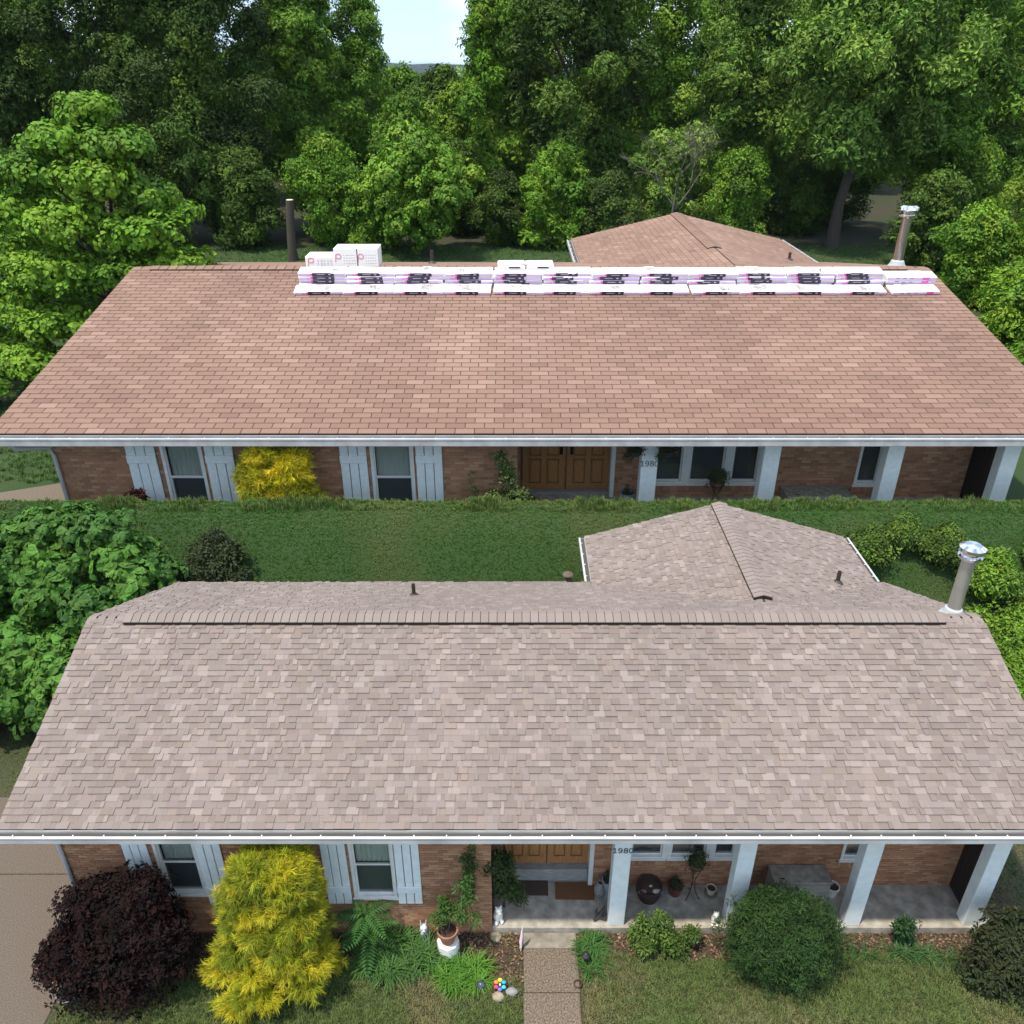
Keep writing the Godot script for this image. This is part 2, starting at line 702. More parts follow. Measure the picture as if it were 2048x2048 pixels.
func window(house: Node3D, x0: float, x1: float, y0: float, y1: float, zf: float, s: float, split: bool, dark: bool) -> void:
	var white: Material = mats["trim"]
	var f := 0.045 * s
	var fr := MB.new()
	var zb := zf - 0.1 * s
	for q in [[x0, x0 + f, y0, y1], [x1 - f, x1, y0, y1]]:
		fr.box(Vector3(q[0], q[2], zb), Vector3(q[1], q[3], zf + 0.012 * s))
	fr.box(Vector3(x0 + f, y1 - f, zb), Vector3(x1 - f, y1, zf + 0.01 * s))
	fr.box(Vector3(x0 + f, y0, zb), Vector3(x1 - f, y0 + f * 0.6, zf + 0.01 * s))
	var w := part(house, "window", fr, white)
	var sill := MB.new()
	sill.box(Vector3(x0 - 0.02 * s, y0 - 0.035 * s, zb), Vector3(x1 + 0.02 * s, y0 - 0.001, zf + 0.03 * s))
	part(w, "sill", sill, white)
	var a := x0 + f
	var b := x1 - f
	var lo := y0 + f * 0.6
	var hi := y1 - f
	var ym := lerpf(lo, hi, 0.5)
	var halves := [[lo, ym, 0], [ym, hi, 1]] if split else [[lo, hi, 0]]
	for h in halves:
		var zg: float = zf - (0.055 if h[2] == 0 else 0.035) * s
		var sash := MB.new()
		var k := 0.022 * s
		sash.box(Vector3(a, h[0], zg - 0.015 * s), Vector3(b, h[0] + k, zg + 0.015 * s))
		sash.box(Vector3(a, h[1] - k, zg - 0.0152 * s), Vector3(b, h[1], zg + 0.0152 * s))
		sash.box(Vector3(a, h[0] + k, zg - 0.014 * s), Vector3(a + k, h[1] - k, zg + 0.014 * s))
		sash.box(Vector3(b - k, h[0] + k, zg - 0.014 * s), Vector3(b, h[1] - k, zg + 0.014 * s))
		part(w, "sash", sash, white)
		var g := MB.new()
		g.box(Vector3(a + k, h[0] + k, zg - 0.003), Vector3(b - k, h[1] - k, zg + 0.003))
		part(w, "pane", g, mats["glass"])
		var inner := MB.new()
		if h[2] == 1 and not dark:
			var n := 14
			for i in n:
				var xa := lerpf(a + k, b - k, i / float(n))
				var xb := lerpf(a + k, b - k, (i + 1.0) / n)
				var za := zb + (0.012 if i % 2 else 0.0) * s
				var zc := zb + (0.0 if i % 2 else 0.012) * s
				inner.quad(Vector3(xa, h[0], za), Vector3(xb, h[0], zc), Vector3(xb, h[1], zc), Vector3(xa, h[1], za))
			part(w, "curtain", inner, mats["curtain"])
		else:
			inner.box(Vector3(a + 0.002, h[0], zb - 0.004), Vector3(b - 0.002, h[1], zb + 0.002))
			part(w, "insect_screen", inner, mats["screen"])

func shutter(house: Node3D, x0: float, x1: float, y0: float, y1: float, zf: float, s: float, bats: Array) -> void:
	var blue: Material = mats["shutter"]
	var mb := MB.new()
	mb.box(Vector3(x0 + 0.01, y0 + 0.01, zf), Vector3(x1 - 0.01, y1 - 0.01, zf + 0.008 * s))
	var sh := part(house, "shutter", mb, mats["dark_gap"])
	var n := 3
	for i in n:
		var a := lerpf(x0, x1, i / float(n))
		var b := lerpf(x0, x1, (i + 1.0) / n) - 0.012 * s
		var p := MB.new()
		p.bevel(Transform3D(Basis(), Vector3((a + b) / 2, (y0 + y1) / 2, zf + 0.017 * s)), Vector3((b - a) / 2, (y1 - y0) / 2, 0.011 * s), 0.004 * s)
		part(sh, "plank", p, blue)
	for q in bats:
		var p := MB.new()
		p.bevel(Transform3D(Basis(), Vector3((x0 + x1 - 0.012 * s) / 2, q, zf + 0.039 * s)), Vector3((x1 - x0) / 2 - 0.004, 0.062 * s, 0.011 * s), 0.004 * s)
		part(sh, "batten", p, blue)

func door_leaf(house: Node3D, x0: float, x1: float, y0: float, y1: float, zf: float, s: float, handle_right: bool) -> void:
	var wood: Material = mats["door"]
	var mb := MB.new()
	mb.box(Vector3(x0, y0, zf - 0.04 * s), Vector3(x1, y1, zf))
	var d := part(house, "door", mb, wood)
	var w := x1 - x0
	var hgt := y1 - y0
	for i in 2:
		var cx := x0 + w * (0.29 + 0.42 * i)
		for q in [[0.09, 0.42], [0.47, 0.74]]:
			var lo: float = y0 + hgt * q[0]
			var hi: float = y0 + hgt * q[1]
			var ring := MB.new()
			var hw := w * 0.14
			var t := 0.012 * s
			ring.box(Vector3(cx - hw, lo, zf), Vector3(cx - hw + t, hi, zf + 0.01 * s))
			ring.box(Vector3(cx + hw - t, lo, zf), Vector3(cx + hw, hi, zf + 0.01 * s))
			ring.box(Vector3(cx - hw + t, lo, zf), Vector3(cx + hw - t, lo + t, zf + 0.0098 * s))
			ring.box(Vector3(cx - hw + t, hi - t, zf), Vector3(cx + hw - t, hi, zf + 0.0098 * s))
			part(d, "panel_moulding", ring, mats["door_dark"])
			var pn := MB.new()
			pn.bevel(Transform3D(Basis(), Vector3(cx, (lo + hi) / 2, zf + 0.001)), Vector3(hw - t * 2.4, (hi - lo) / 2 - t * 2.4, 0.008 * s), 0.006 * s)
			part(d, "panel", pn, wood)
		var g := MB.new()
		g.box(Vector3(cx - w * 0.13, y0 + hgt * 0.79, zf), Vector3(cx + w * 0.13, y0 + hgt * 0.93, zf + 0.004 * s))
		part(d, "pane", g, mats["door_glass"])
	var hx := x1 - 0.07 * s if handle_right else x0 + 0.07 * s
	var hd := MB.new()
	hd.bevel(Transform3D(Basis(), Vector3(hx, y0 + hgt * 0.56, zf + 0.008 * s)), Vector3(0.024, 0.1, 0.008) * s, 0.004 * s)
	hd.tube([Vector3(hx, y0 + hgt * 0.56 - 0.06 * s, zf + 0.012 * s), Vector3(hx, y0 + hgt * 0.56 - 0.05 * s, zf + 0.05 * s), Vector3(hx, y0 + hgt * 0.56 + 0.05 * s, zf + 0.05 * s), Vector3(hx, y0 + hgt * 0.56 + 0.06 * s, zf + 0.012 * s)], [0.008 * s, 0.008 * s, 0.008 * s, 0.008 * s], 6)
	part(d, "handle", hd, mats["black_metal"])

func gutter(house: Node3D, a: Vector3, b: Vector3, outw: Vector3, s: float, gap: float) -> void:
	# open trough along a-b, outw pointing away from the roof; a and b on the roof's edge
	var l := (b - a).length()
	var u := (b - a).normalized()
	var t := Transform3D(Basis(u, Vector3.UP, outw), (a + b) / 2)
	if u.cross(Vector3.UP).dot(outw) < 0:
		t = Transform3D(Basis(-u, Vector3.UP, outw), (a + b) / 2)
	var mb := MB.new()
	var th := 0.006 * s
	var bk := 0.02 * s
	var fr := 0.135 * s
	mb.obox(t.translated_local(Vector3(0, -0.075 * s, bk)), Vector3(l / 2, 0.06 * s, th))
	mb.obox(t.translated_local(Vector3(0, -0.13 * s, (bk + fr) / 2)), Vector3(l / 2, th, (fr - bk) / 2 - th))
	mb.obox(t.translated_local(Vector3(0, -0.08 * s, fr)), Vector3(l / 2, 0.045 * s, th))
	mb.obox(t.translated_local(Vector3(0, -0.028 * s, fr - 0.008 * s)), Vector3(l / 2, 0.009 * s, 0.02 * s))
	for e in [-1.0, 1.0]:
		mb.obox(t.translated_local(Vector3(e * (l / 2 - 0.003), -0.08 * s, (bk + fr) / 2)), Vector3(0.0028, 0.045 * s, (fr - bk) / 2 - th * 1.5))
	var g := part(house, "gutter", mb, mats["gutter"])
	var hb := MB.new()
	hb.bevel(Transform3D(), Vector3(0.007 * s, 0.007 * s, (fr - bk) * 0.26), 0.003 * s)
	var hm := hb.mesh()
	var n := int(l / gap)
	for i in n:
		var q := t.translated_local(Vector3(-l / 2 + (i + 0.5) * l / n + rf(-0.03, 0.03) * s, -0.03 * s, fr - (fr - bk) * 0.25))
		piece(g, "hanger", hm, mats["hanger"], q)
	# leaf litter lying in the trough
	var dirt := MB.new()
	dirt.obox(t.translated_local(Vector3(0, -0.088 * s, (bk + fr) / 2)), Vector3(l / 2 - 0.01, 0.03 * s, (fr - bk) / 2 - th * 1.2))
	part(g, "leaf_litter", dirt, mats["litter"])

func flue(house: Node3D, base: Vector3, h: float, r: float, metal: Material) -> void:
	var mb := MB.new()
	mb.lathe([Vector2(r, 0), Vector2(r, h * 0.84)], 20, base)
	mb.lathe([Vector2(r * 1.04, h * 0.4), Vector2(r * 1.04, h * 0.42)], 20, base)
	var p := part(house, "flue_pipe", mb, metal)
	var f := MB.new()
	f.lathe([Vector2(r * 2.1, -0.02 * h), Vector2(r * 1.5, 0.05 * h), Vector2(r * 1.28, 0.1 * h), Vector2(r * 1.02, 0.12 * h)], 20, base)
	part(p, "flashing", f, mats["flashing"])
	var c := MB.new()
	c.lathe([Vector2(r * 1.0, 0.80 * h), Vector2(r * 1.75, 0.83 * h), Vector2(r * 1.78, 0.855 * h), Vector2(r * 1.1, 0.86 * h)], 20, base)
	c.lathe([Vector2(r * 1.3, 0.86 * h), Vector2(r * 1.3, 0.92 * h)], 20, base)
	c.lathe([Vector2(r * 1.3, 0.918 * h), Vector2(r * 1.9, 0.92 * h), Vector2(r * 1.95, 0.935 * h), Vector2(r * 1.9, 0.97 * h), Vector2(r * 1.2, 1.0 * h), Vector2(0, 1.005 * h)], 20, base)
	part(p, "cap", c, mats["chrome"])

func vent_pipe(house: Node3D, base: Vector3, h: float, r: float) -> void:
	var mb := MB.new()
	mb.lathe([Vector2(r, -0.05), Vector2(r, h), Vector2(r * 0.75, h), Vector2(r * 0.75, h * 0.6), Vector2(0, h * 0.6)], 12, base)
	mb.lathe([Vector2(r * 2.8, -0.03 * h), Vector2(r * 2.4, 0.06 * h), Vector2(r * 1.25, 0.22 * h), Vector2(r, 0.24 * h)], 12, base)
	part(house, "vent_pipe", mb, mats["pipe_dark"])

func ridge_strip(roof: Node3D, a: Vector3, b: Vector3, side: Vector3, drop: float, hw: float, s: float, pal: Array, mat: Material, step: float, vent: bool) -> void:
	# folded cap pieces over a ridge from a to b; side: horizontal unit across; drop: fall per metre
	var l := (b - a).length()
	var u := (b - a).normalized()
	var n := int(l / step)
	var h := (0.075 if s < 1.2 else 0.032 * s) if vent else 0.012 * s
	if vent:
		var core := MB.new()
		for sg in [-1.0, 1.0]:
			var e: Vector3 = side * hw * 0.97 * sg + Vector3(0, -drop * hw * 0.97, 0)
			var up := Vector3(0, h, 0)
			core.out([a + e, b + e, b + e + up * 0.9, a + e + up * 0.9], (a + b) / 2 - Vector3(0, 0.3, 0))
			core.out([a + up, b + up, b + e + up * 0.9, a + e + up * 0.9], (a + b) / 2 - Vector3(0, 3, 0))
			core.out([a, a + e, a + e + up * 0.9, a + up], b)
			core.out([b, b + e, b + e + up * 0.9, b + up], a)
		part(roof, "ridge_vent", core, mats["vent_core"])
	var shared := []
	for q in pal.size():
		var mb := MB.new()
		mb.col = pal[q]
		var ln := step * 0.94
		for sg in [-1.0, 1.0]:
			var e: Vector3 = side * hw * sg + Vector3(0, -drop * hw, 0)
			var lo := Vector3(0, 0.008 * s, 0)
			var hi := Vector3(0, 0.012 * s, 0)
			var p := [lo, u * ln + hi, u * ln + e + hi, e + lo]
			mb.out(p.duplicate(), Vector3(0, -2, 0))
			mb.out([e + lo, e + u * ln + hi, e + u * ln, e], Vector3(0, 0, 0) - e)
			mb.out([u * ln + hi, u * ln + e + hi, u * ln + e, u * ln], Vector3.ZERO)
		shared.append(mb.mesh())
	for i in n:
		piece(roof, "ridge_cap", shared[3 + rng.randi() % 3], mat, Transform3D(Basis(), a + u * i * l / n + Vector3(0, h, 0)))

func slab(mb: MB, a: Vector3, b: Vector3, d: Vector3, e: Vector3, th: float) -> void:  # quad a b d e (counter-clockwise from above) thickened downwards
	var dn := Vector3(0, -th, 0)
	mb.quad(a, b, d, e)
	mb.quad(e + dn, d + dn, b + dn, a + dn)
	mb.quad(a + dn, b + dn, b, a)
	mb.quad(b + dn, d + dn, d, b)
	mb.quad(d + dn, e + dn, e, d)
	mb.quad(e + dn, a + dn, a, e)

func build_house(c: Dictionary) -> Node3D:
	rng.seed = c.seed
	var s: float = c.s
	var h := thing("brick_house", c.label, "house", Vector3((c.X0 + c.X1) / 2, c.by, c.wz))
	var E: Vector2 = c.E   # (y, z) of the front roof edge, the ridge and the back edge
	var R: Vector2 = c.R
	var B: Vector2 = c.B
	var X0: float = c.X0
	var X1: float = c.X1
	var L := X1 - X0
	# roof deck
	var deck := MB.new()
	slab(deck, Vector3(X0, E.x, E.y), Vector3(X1, E.x, E.y), Vector3(X1, R.x, R.y), Vector3(X0, R.x, R.y), 0.06 * s)
	slab(deck, Vector3(X1, B.x, B.y), Vector3(X0, B.x, B.y), Vector3(X0, R.x, R.y), Vector3(X1, R.x, R.y), 0.06 * s)
	var roof := part(h, "roof", deck, mats["deck"])
	var w := Vector3(0, R.x - E.x, R.y - E.y)
	var sl := w.length()
	w = w.normalized()
	var nn := Vector3(0, -w.z, w.y)
	shingles(roof, Vector3(X0 - 0.02, E.x, E.y + 0.02) + nn * 0.002, Vector3.RIGHT, nn, w, L + 0.04, sl, c.rows, c.kind, c.pal, s * c.tabs, 300, c.roofm)
	var w2 := Vector3(0, R.x - B.x, R.y - B.y)
	var sl2 := w2.length()
	w2 = w2.normalized()
	shingles(roof, Vector3(X1 + 0.02, B.x, B.y - 0.02) + Vector3(0, w2.z, -w2.y) * 0.002, Vector3.LEFT, Vector3(0, w2.z, -w2.y), w2, L + 0.04, sl2, c.rows_back, c.kind, c.pal, s * c.tabs, 0, c.roofm)
	ridge_strip(roof, Vector3(c.vent[0], R.x, R.y), Vector3(c.vent[1], R.x, R.y), Vector3(0, 0, 1), (R.x - E.x) / absf(R.y - E.y), 0.16 * s, s, c.pal, c.roofm, c.cap_step, true)
	for q in [[X0, c.vent[0]], [c.vent[1], X1]]:
		ridge_strip(roof, Vector3(q[0], R.x, R.y), Vector3(q[1], R.x, R.y), Vector3(0, 0, 1), (R.x - E.x) / absf(R.y - E.y), 0.15 * s, s, c.pal, c.roofm, c.cap_step, false)
	# rake boards, fascia, soffit
	for q in [[X0, -1.0], [X1, 1.0]]:
		for k in [[E, R], [B, R]]:
			var a := Vector3(q[0], k[0].x, k[0].y)
			var b := Vector3(q[0], k[1].x, k[1].y)
			var d := (b - a).normalized()
			var up := d.cross(Vector3.RIGHT).normalized()
			if up.y < 0:
				up = -up
			var mb := MB.new()
			mb.obox(Transform3D(Basis(Vector3.RIGHT, up, Vector3.RIGHT.cross(up)), (a + b) / 2 - up * 0.1 * s + Vector3(q[1] * -0.014 * s, 0, 0)), Vector3(0.012 * s, 0.085 * s, (b - a).length() / 2))
			part(h, "rake_board", mb, mats["trim"])
	var fas := MB.new()
	fas.box(Vector3(X0 + 0.04 * s, E.x - 0.19 * s, E.y - 0.03 * s), Vector3(X1 - 0.04 * s, E.x - 0.063 * s, E.y - 0.005))
	part(h, "fascia", fas, mats["trim"])
	var sof := MB.new()
	var sy := E.x - 0.17 * s
	sof.box(Vector3(X0 + 0.05 * s, sy - 0.015 * s, c.dz - 0.05), Vector3(X1 - 0.05 * s, sy, E.y - 0.031 * s))
	part(h, "soffit", sof, mats["trim"])
	gutter(h, Vector3(X0, E.x, E.y), Vector3(X1, E.x, E.y), Vector3(0, 0, 1), s, c.hang)
	# walls
	var top := sy - 0.0155 * s
	var holes := []
	for q in c.windows:
		holes.append([q[0], q[1], q[2], q[3]])
	var used_up := brick_wall(h, c.wx0, c.wx1, c.by, top, c.wz, holes, s, c.bricks, mats["brick"], c.show, 220)
	holes = []
	for q in c.porch_windows:
		holes.append([q[0], q[1], q[2], q[3]])
	brick_wall(h, c.wx1, c.door[0] - 0.04 * s, c.fy, top, c.pz, holes, s, c.bricks, mats["brick"], [], 0)
	brick_wall(h, c.door[1] + 0.07 * s, c.px1, c.fy, top, c.pz, holes, s, c.bricks, mats["brick"], c.show, 300 - used_up)
	for q in c.windows:
		window(h, q[0], q[1], q[2], q[3], c.wz, s, true, false)
		rowlock(h, q[0] - 0.02 * s, q[1] + 0.02 * s, q[2] - 0.036 * s, c.wz, s, c.bricks, mats["brick"])
	for q in c.porch_windows:
		window(h, q[0], q[1], q[2], q[3], c.pz, s, false, true)
	for q in c.sills:
		rowlock(h, q[0], q[1], q[2], c.pz, s, c.bricks, mats["brick"])
	for q in c.mullions:
		var mb := MB.new()
		mb.box(Vector3(q[0], q[2], c.pz - 0.08 * s), Vector3(q[1], q[3], c.pz + 0.02 * s))
		part(h, "mullion", mb, mats["trim"])
	for q in c.shutters:
		shutter(h, q[0], q[1], c.shut[0], c.shut[1], c.wz + 0.001, s, c.bats)
	# plain walls round the rest of the house
	var rest := MB.new()
	var zb: float = B.y + 0.3 * s
	rest.box(Vector3(c.wx0, c.by, zb), Vector3(c.wx0 + 0.14 * s, minf(top, B.x - 0.06 * s), c.wz - 0.1401 * s))
	rest.box(Vector3(c.wx0 + 0.141 * s, c.by, zb), Vector3(X1 - 0.3 * s, minf(top, B.x - 0.1 * s), zb + 0.14 * s))
	rest.box(Vector3(X1 - 0.45 * s, c.by, zb + 0.141 * s), Vector3(X1 - 0.3 * s, minf(top, B.x - 0.06 * s), c.pz - 0.15 * s))
	rest.box(Vector3(c.wx1 - 0.14 * s, c.by, c.dz - 0.2 * s), Vector3(c.wx1 - 0.001, top, c.wz - 0.1402 * s))
	rest.box(Vector3(c.px1 + 0.002, c.fy, c.pz - 0.14 * s), Vector3(X1 - 0.3 * s, top, c.pz - 0.02 * s))
	# behind the door recess
	rest.box(Vector3(c.door[0] - 0.3 * s, c.fy, c.dz - 0.2 * s), Vector3(c.door[1] + 0.3 * s, top, c.dz - 0.06 * s))
	part(h, "side_wall", rest, mats["brick_plain"])
	for q in [c.wx0 + 0.07 * s, X1 - 0.37 * s]:
		var gb := MB.new()
		for sg in [-0.06, 0.06]:
			var ga := Vector3(q + sg * s, E.x - 0.12 * s, E.y - 0.25 * s)
			var gc := Vector3(q + sg * s, B.x - 0.12 * s, B.y + 0.25 * s)
			var gd := Vector3(q + sg * s, R.x - 0.1 * s, R.y)
			if sg > 0:
				gb.tri(ga, gd, gc)
			else:
				gb.tri(ga, gc, gd)
		part(h, "gable", gb, mats["trim"])
	# porch
	var fl := MB.new()
	fl.bevel(Transform3D(Basis(), Vector3((c.wx1 + X1 - 0.3 * s) / 2, (c.fy + c.by - 0.2) / 2, (c.wz + 0.02 + c.dz) / 2)), Vector3((X1 - 0.3 * s - c.wx1) / 2 - 0.002, (c.fy - c.by + 0.2) / 2, (c.wz + 0.02 - c.dz) / 2), 0.015 * s)
	part(h, "porch_floor", fl, mats["concrete"])
	var k := 0
	for px in c.posts:
		var mb := MB.new()
		mb.bevel(Transform3D(Basis(), Vector3(px, (c.fy + top) / 2, c.wz - 0.11 * s)), Vector3(0.124 * s, (top - c.fy) / 2, 0.1 * s), 0.008 * s)
		var p := part(h, "post", mb, mats["post"])
		if k == 0:
			var tm := TextMesh.new()
			tm.text = "1980"
			var f := SystemFont.new()
			f.font_names = PackedStringArray(["Droid Serif"])
			tm.font = f
			tm.font_size = 64
			tm.pixel_size = c.num[1] / 56.0
			tm.depth = 0.012 * s
			var o := piece(p, "house_number", tm, mats["number"], Transform3D(Basis(), Vector3(px, c.num[0], c.wz - 0.01 * s + 0.004)))
			o.set_meta("label", "dark house number 1980 on the white post")
		k += 1
	# doors
	var dm: float = (c.door[0] + c.door[1]) / 2
	door_leaf(h, c.door[0], dm - 0.012 * s, c.door[2], top - 0.05 * s, c.dz, s, true)
	door_leaf(h, dm + 0.012 * s, c.door[1], c.door[2], top - 0.05 * s, c.dz, s, false)
	var jamb := MB.new()
	jamb.box(Vector3(dm - 0.0119 * s, c.door[2], c.dz - 0.05 * s), Vector3(dm + 0.0119 * s, top, c.dz + 0.008 * s))
	part(h, "astragal", jamb, mats["door_dark"])
	var tr := MB.new()
	tr.box(Vector3(c.door[1] + 0.002, c.fy, c.dz - 0.04 * s), Vector3(c.door[1] + 0.068 * s, top, c.pz + 0.012 * s))
	part(h, "door_trim", tr, mats["trim"])
	var tl := MB.new()
	tl.box(Vector3(c.door[0] - 0.038 * s, c.fy, c.dz - 0.04 * s), Vector3(c.door[0] - 0.002, top, c.pz + 0.004 * s))
	part(h, "door_trim", tl, mats["door_dark"])
	for q in c.steps:
		var st := MB.new()
		st.bevel(Transform3D(Basis(), Vector3((c.door[0] + c.door[1]) / 2, (q[0] + q[1]) / 2, (q[2] + c.dz - 0.03) / 2)), Vector3((c.door[1] - c.door[0]) / 2 - 0.003, (q[1] - q[0]) / 2, (q[2] - c.dz + 0.03) / 2), 0.01 * s)
		part(h, "door_step", st, mats["step"])
	# dark gate that closes the porch end
	var gate := MB.new()
	gate.box(Vector3(c.px1, c.fy, c.pz), Vector3(c.px1 + 0.05 * s, top, c.wz - 0.25 * s))
	var gt := part(h, "porch_gate", gate, mats["gate"])
	for i in 5:
		var gp := MB.new()
		var za: float = lerpf(c.pz, c.wz - 0.25 * s, i / 5.0)
		var zc: float = lerpf(c.pz, c.wz - 0.25 * s, (i + 1) / 5.0) - 0.008 * s
		gp.box(Vector3(c.px1 - 0.02 * s, c.fy + 0.01, za), Vector3(c.px1 - 0.001, top - 0.01, zc))
		part(gt, "plank", gp, mats["gate"])
	# wing behind the main roof
	var g: Dictionary = c.wing
	var wd := MB.new()
	slab(wd, Vector3(g.x0, g.ye, g.z1), Vector3(g.x0, g.ye, g.z0), Vector3(g.xr, g.yr, g.z0), Vector3(g.xr, g.yr, g.z1), 0.06 * s)
	slab(wd, Vector3(g.x1, g.ye, g.z0), Vector3(g.x1, g.ye, g.z1), Vector3(g.xr, g.yr, g.z1), Vector3(g.xr, g.yr, g.z0), 0.06 * s)
	var wr := part(h, "wing_roof", wd, mats["deck"])
	var wl := Vector3(g.xr - g.x0, g.yr - g.ye, 0)
	var wll := wl.length()
	wl = wl.normalized()
	shingles(wr, Vector3(g.x0 - 0.02, g.ye, g.z1) + Vector3(-wl.y, wl.x, 0) * 0.002, Vector3(0, 0, 1), Vector3(-wl.y, wl.x, 0), wl, g.z0 - g.z1, wll, g.rows, c.kind, c.pal, s * c.tabs, 0, c.roofm)
	var wq := Vector3(g.xr - g.x1, g.yr - g.ye, 0)
	var wql := wq.length()
	wq = wq.normalized()
	shingles(wr, Vector3(g.x1 + 0.02, g.ye, g.z0) + Vector3(wq.y, -wq.x, 0) * 0.002, Vector3(0, 0, -1), Vector3(wq.y, -wq.x, 0), wq, g.z0 - g.z1, wql, g.rows, c.kind, c.pal, s * c.tabs, 0, c.roofm)
	ridge_strip(wr, Vector3(g.xr, g.yr, g.v1), Vector3(g.xr, g.yr, g.v0), Vector3(1, 0, 0), (g.yr - g.ye) / (g.xr - g.x0), 0.17 * s, s, c.pal, c.roofm, c.cap_step, true)
	gutter(h, Vector3(g.x0, g.ye, g.z1), Vector3(g.x0, g.ye, g.zn), Vector3(-1, 0, 0), s, c.hang)
	gutter(h, Vector3(g.x1, g.ye, g.zn), Vector3(g.x1, g.ye, g.z1), Vector3(1, 0, 0), s, c.hang)
	var ww := MB.new()
	ww.box(Vector3(g.x0 + 0.35 * s, c.by, g.z1 + 0.3 * s), Vector3(g.x1 - 0.35 * s, g.ye - 0.05 * s, g.zn + 0.2))
	part(h, "wing_wall", ww, mats["brick_plain"])
	var gg := MB.new()
	gg.tri(Vector3(g.x1 - 0.1 * s, g.ye - 0.04, g.z1 + 0.06 * s), Vector3(g.x0 + 0.1 * s, g.ye - 0.04, g.z1 + 0.06 * s), Vector3(g.xr, g.yr - 0.05, g.z1 + 0.06 * s))
	part(h, "wing_gable", gg, mats["trim"])
	for q in c.pipes:
		vent_pipe(h, q[0], q[1], q[2])
	flue(h, c.flue[0], c.flue[1], c.flue[2], c.flue[3])
	# downspout at the near left corner
	var ds := MB.new()
	var dx: float = c.wx0 + 0.02 * s
	ds.tube([Vector3(dx - 0.32 * s, E.x - 0.13 * s, E.y + 0.07 * s), Vector3(dx - 0.32 * s, E.x - 0.22 * s, E.y + 0.03 * s), Vector3(dx - 0.06 * s, E.x - 0.36 * s, c.wz + 0.03 * s), Vector3(dx, E.x - 0.5 * s, c.wz + 0.03 * s), Vector3(dx, c.by + 0.05, c.wz + 0.03 * s)], [0.04 * s, 0.04 * s, 0.035 * s, 0.03 * s, 0.03 * s], 8)
	part(h, "downspout", ds, mats["gutter"])
	return h

# ------------------------------------------------------------------ ground
func sst(a: float, b: float, x: float) -> float:
	return smoothstep(a, b, x)

func ground_y(x: float, z: float) -> float:
	var d := -z
	var y := 2.27 * sst(14.2, 17.3, d)
	y = lerpf(y, 0.8, sst(17.45, 18.3, d))
	if d > 70.0:
		y -= 14.0 * sst(70.0, 500.0, d)
	var near := 1.0 if d > 14.6 else 0.0
	y += soft.get_noise_2d(x * 6.0, z * 6.0) * 0.05 * near * (1.0 if d < 17.0 or d > 40.0 else 0.3)
	return y

func soil_at(x: float, z: float) -> float:  # planting beds of bare soil and mulch
	var e := soft.get_noise_2d(x * 14.0, z * 14.0) * 0.16
	var k := 0.0
	if x > -6.3 and x < 8.0:
		k = 1.0 - sst(-7.46, -7.28, z * -1.0 * -1.0 + e + (0.0 if x > 1.0 else -0.02))
		k = 1.0 - k
		k = sst(7.32, 7.44, -z + e)
		if x < 0.17 and x > -2.4:
			k = maxf(k, sst(6.9, 7.1, -z + e * 1.4) * sst(-0.62, -0.4, x + e))
	return k

func ground_mesh() -> MB:
	var xs := []
	var zs := []
	var x := -16.0
	while x <= 17.0:
		xs.append(x)
		x += 0.25
	var k := 0.5
	while xs[-1] < 2600.0:
		xs.append(xs[-1] + k)
		k *= 1.13
	k = 0.5
	while xs[0] > -2600.0:
		xs.push_front(xs[0] - k)
		k *= 1.13
	var z := 3.0
	while z >= -20.0:
		zs.append(z)
		z -= 0.2
	k = 0.4
	while zs[-1] > -2400.0:
		zs.append(zs[-1] - k)
		k = minf(k * 1.1, 200.0) if zs[-1] < -60.0 else minf(k * 1.1, 1.0)
	k = 1.0
	while zs[0] < 900.0:
		zs.push_front(zs[0] + k)
		k *= 1.25
	var pts := []
	var cols := []
	for i in zs.size():
		var rp := PackedVector3Array()
		var rc := PackedColorArray()
		for j in xs.size():
			var px: float = xs[j]
			var pz: float = zs[i]
			rp.append(Vector3(px, ground_y(px, pz), pz))
			var g := Color(0.075, 0.095, 0.035)
			var n1 := soft.get_noise_2d(px * 22.0, pz * 22.0)
			var n2 := lump.get_noise_2d(px * 7.0, pz * 7.0)
			if pz < -13.0:
				g = Color(0.045, 0.105, 0.02)
			g = g.lerp(Color(0.13, 0.12, 0.06), clampf(0.25 + n1 * 0.9 + n2 * 0.5, 0.0, 0.7) * (1.0 if pz > -13.0 else 0.25))
			if pz > -13.0:
				g = g.lerp(Color(0.115, 0.08, 0.055), soil_at(px, pz) * 0.95)
			if pz < -57.0:
				g = Color(0.085, 0.068, 0.042).lerp(Color(0.05, 0.085, 0.025), clampf(0.5 + n1, 0.0, 1.0))
			rc.append(g)
		pts.append(rp)
		cols.append(rc)
	var mb := MB.new()
	for i in zs.size() - 1:
		for j in xs.size() - 1:
			var a: Vector3 = pts[i][j]
			var b: Vector3 = pts[i][j + 1]
			var d: Vector3 = pts[i + 1][j + 1]
			var e: Vector3 = pts[i + 1][j]
			var q := [[a, b, d], [a, d, e]]
			var cc := [[cols[i][j], cols[i][j + 1], cols[i + 1][j + 1]], [cols[i][j], cols[i + 1][j + 1], cols[i + 1][j]]]
			for t in 2:
				var kk: Vector3 = (q[t][1] - q[t][0]).cross(q[t][2] - q[t][0]).normalized()
				for r in [0, 2, 1]:
					mb.v.append(q[t][r])
					mb.n.append(kk)
					mb.c.append(cc[t][r])
	return mb

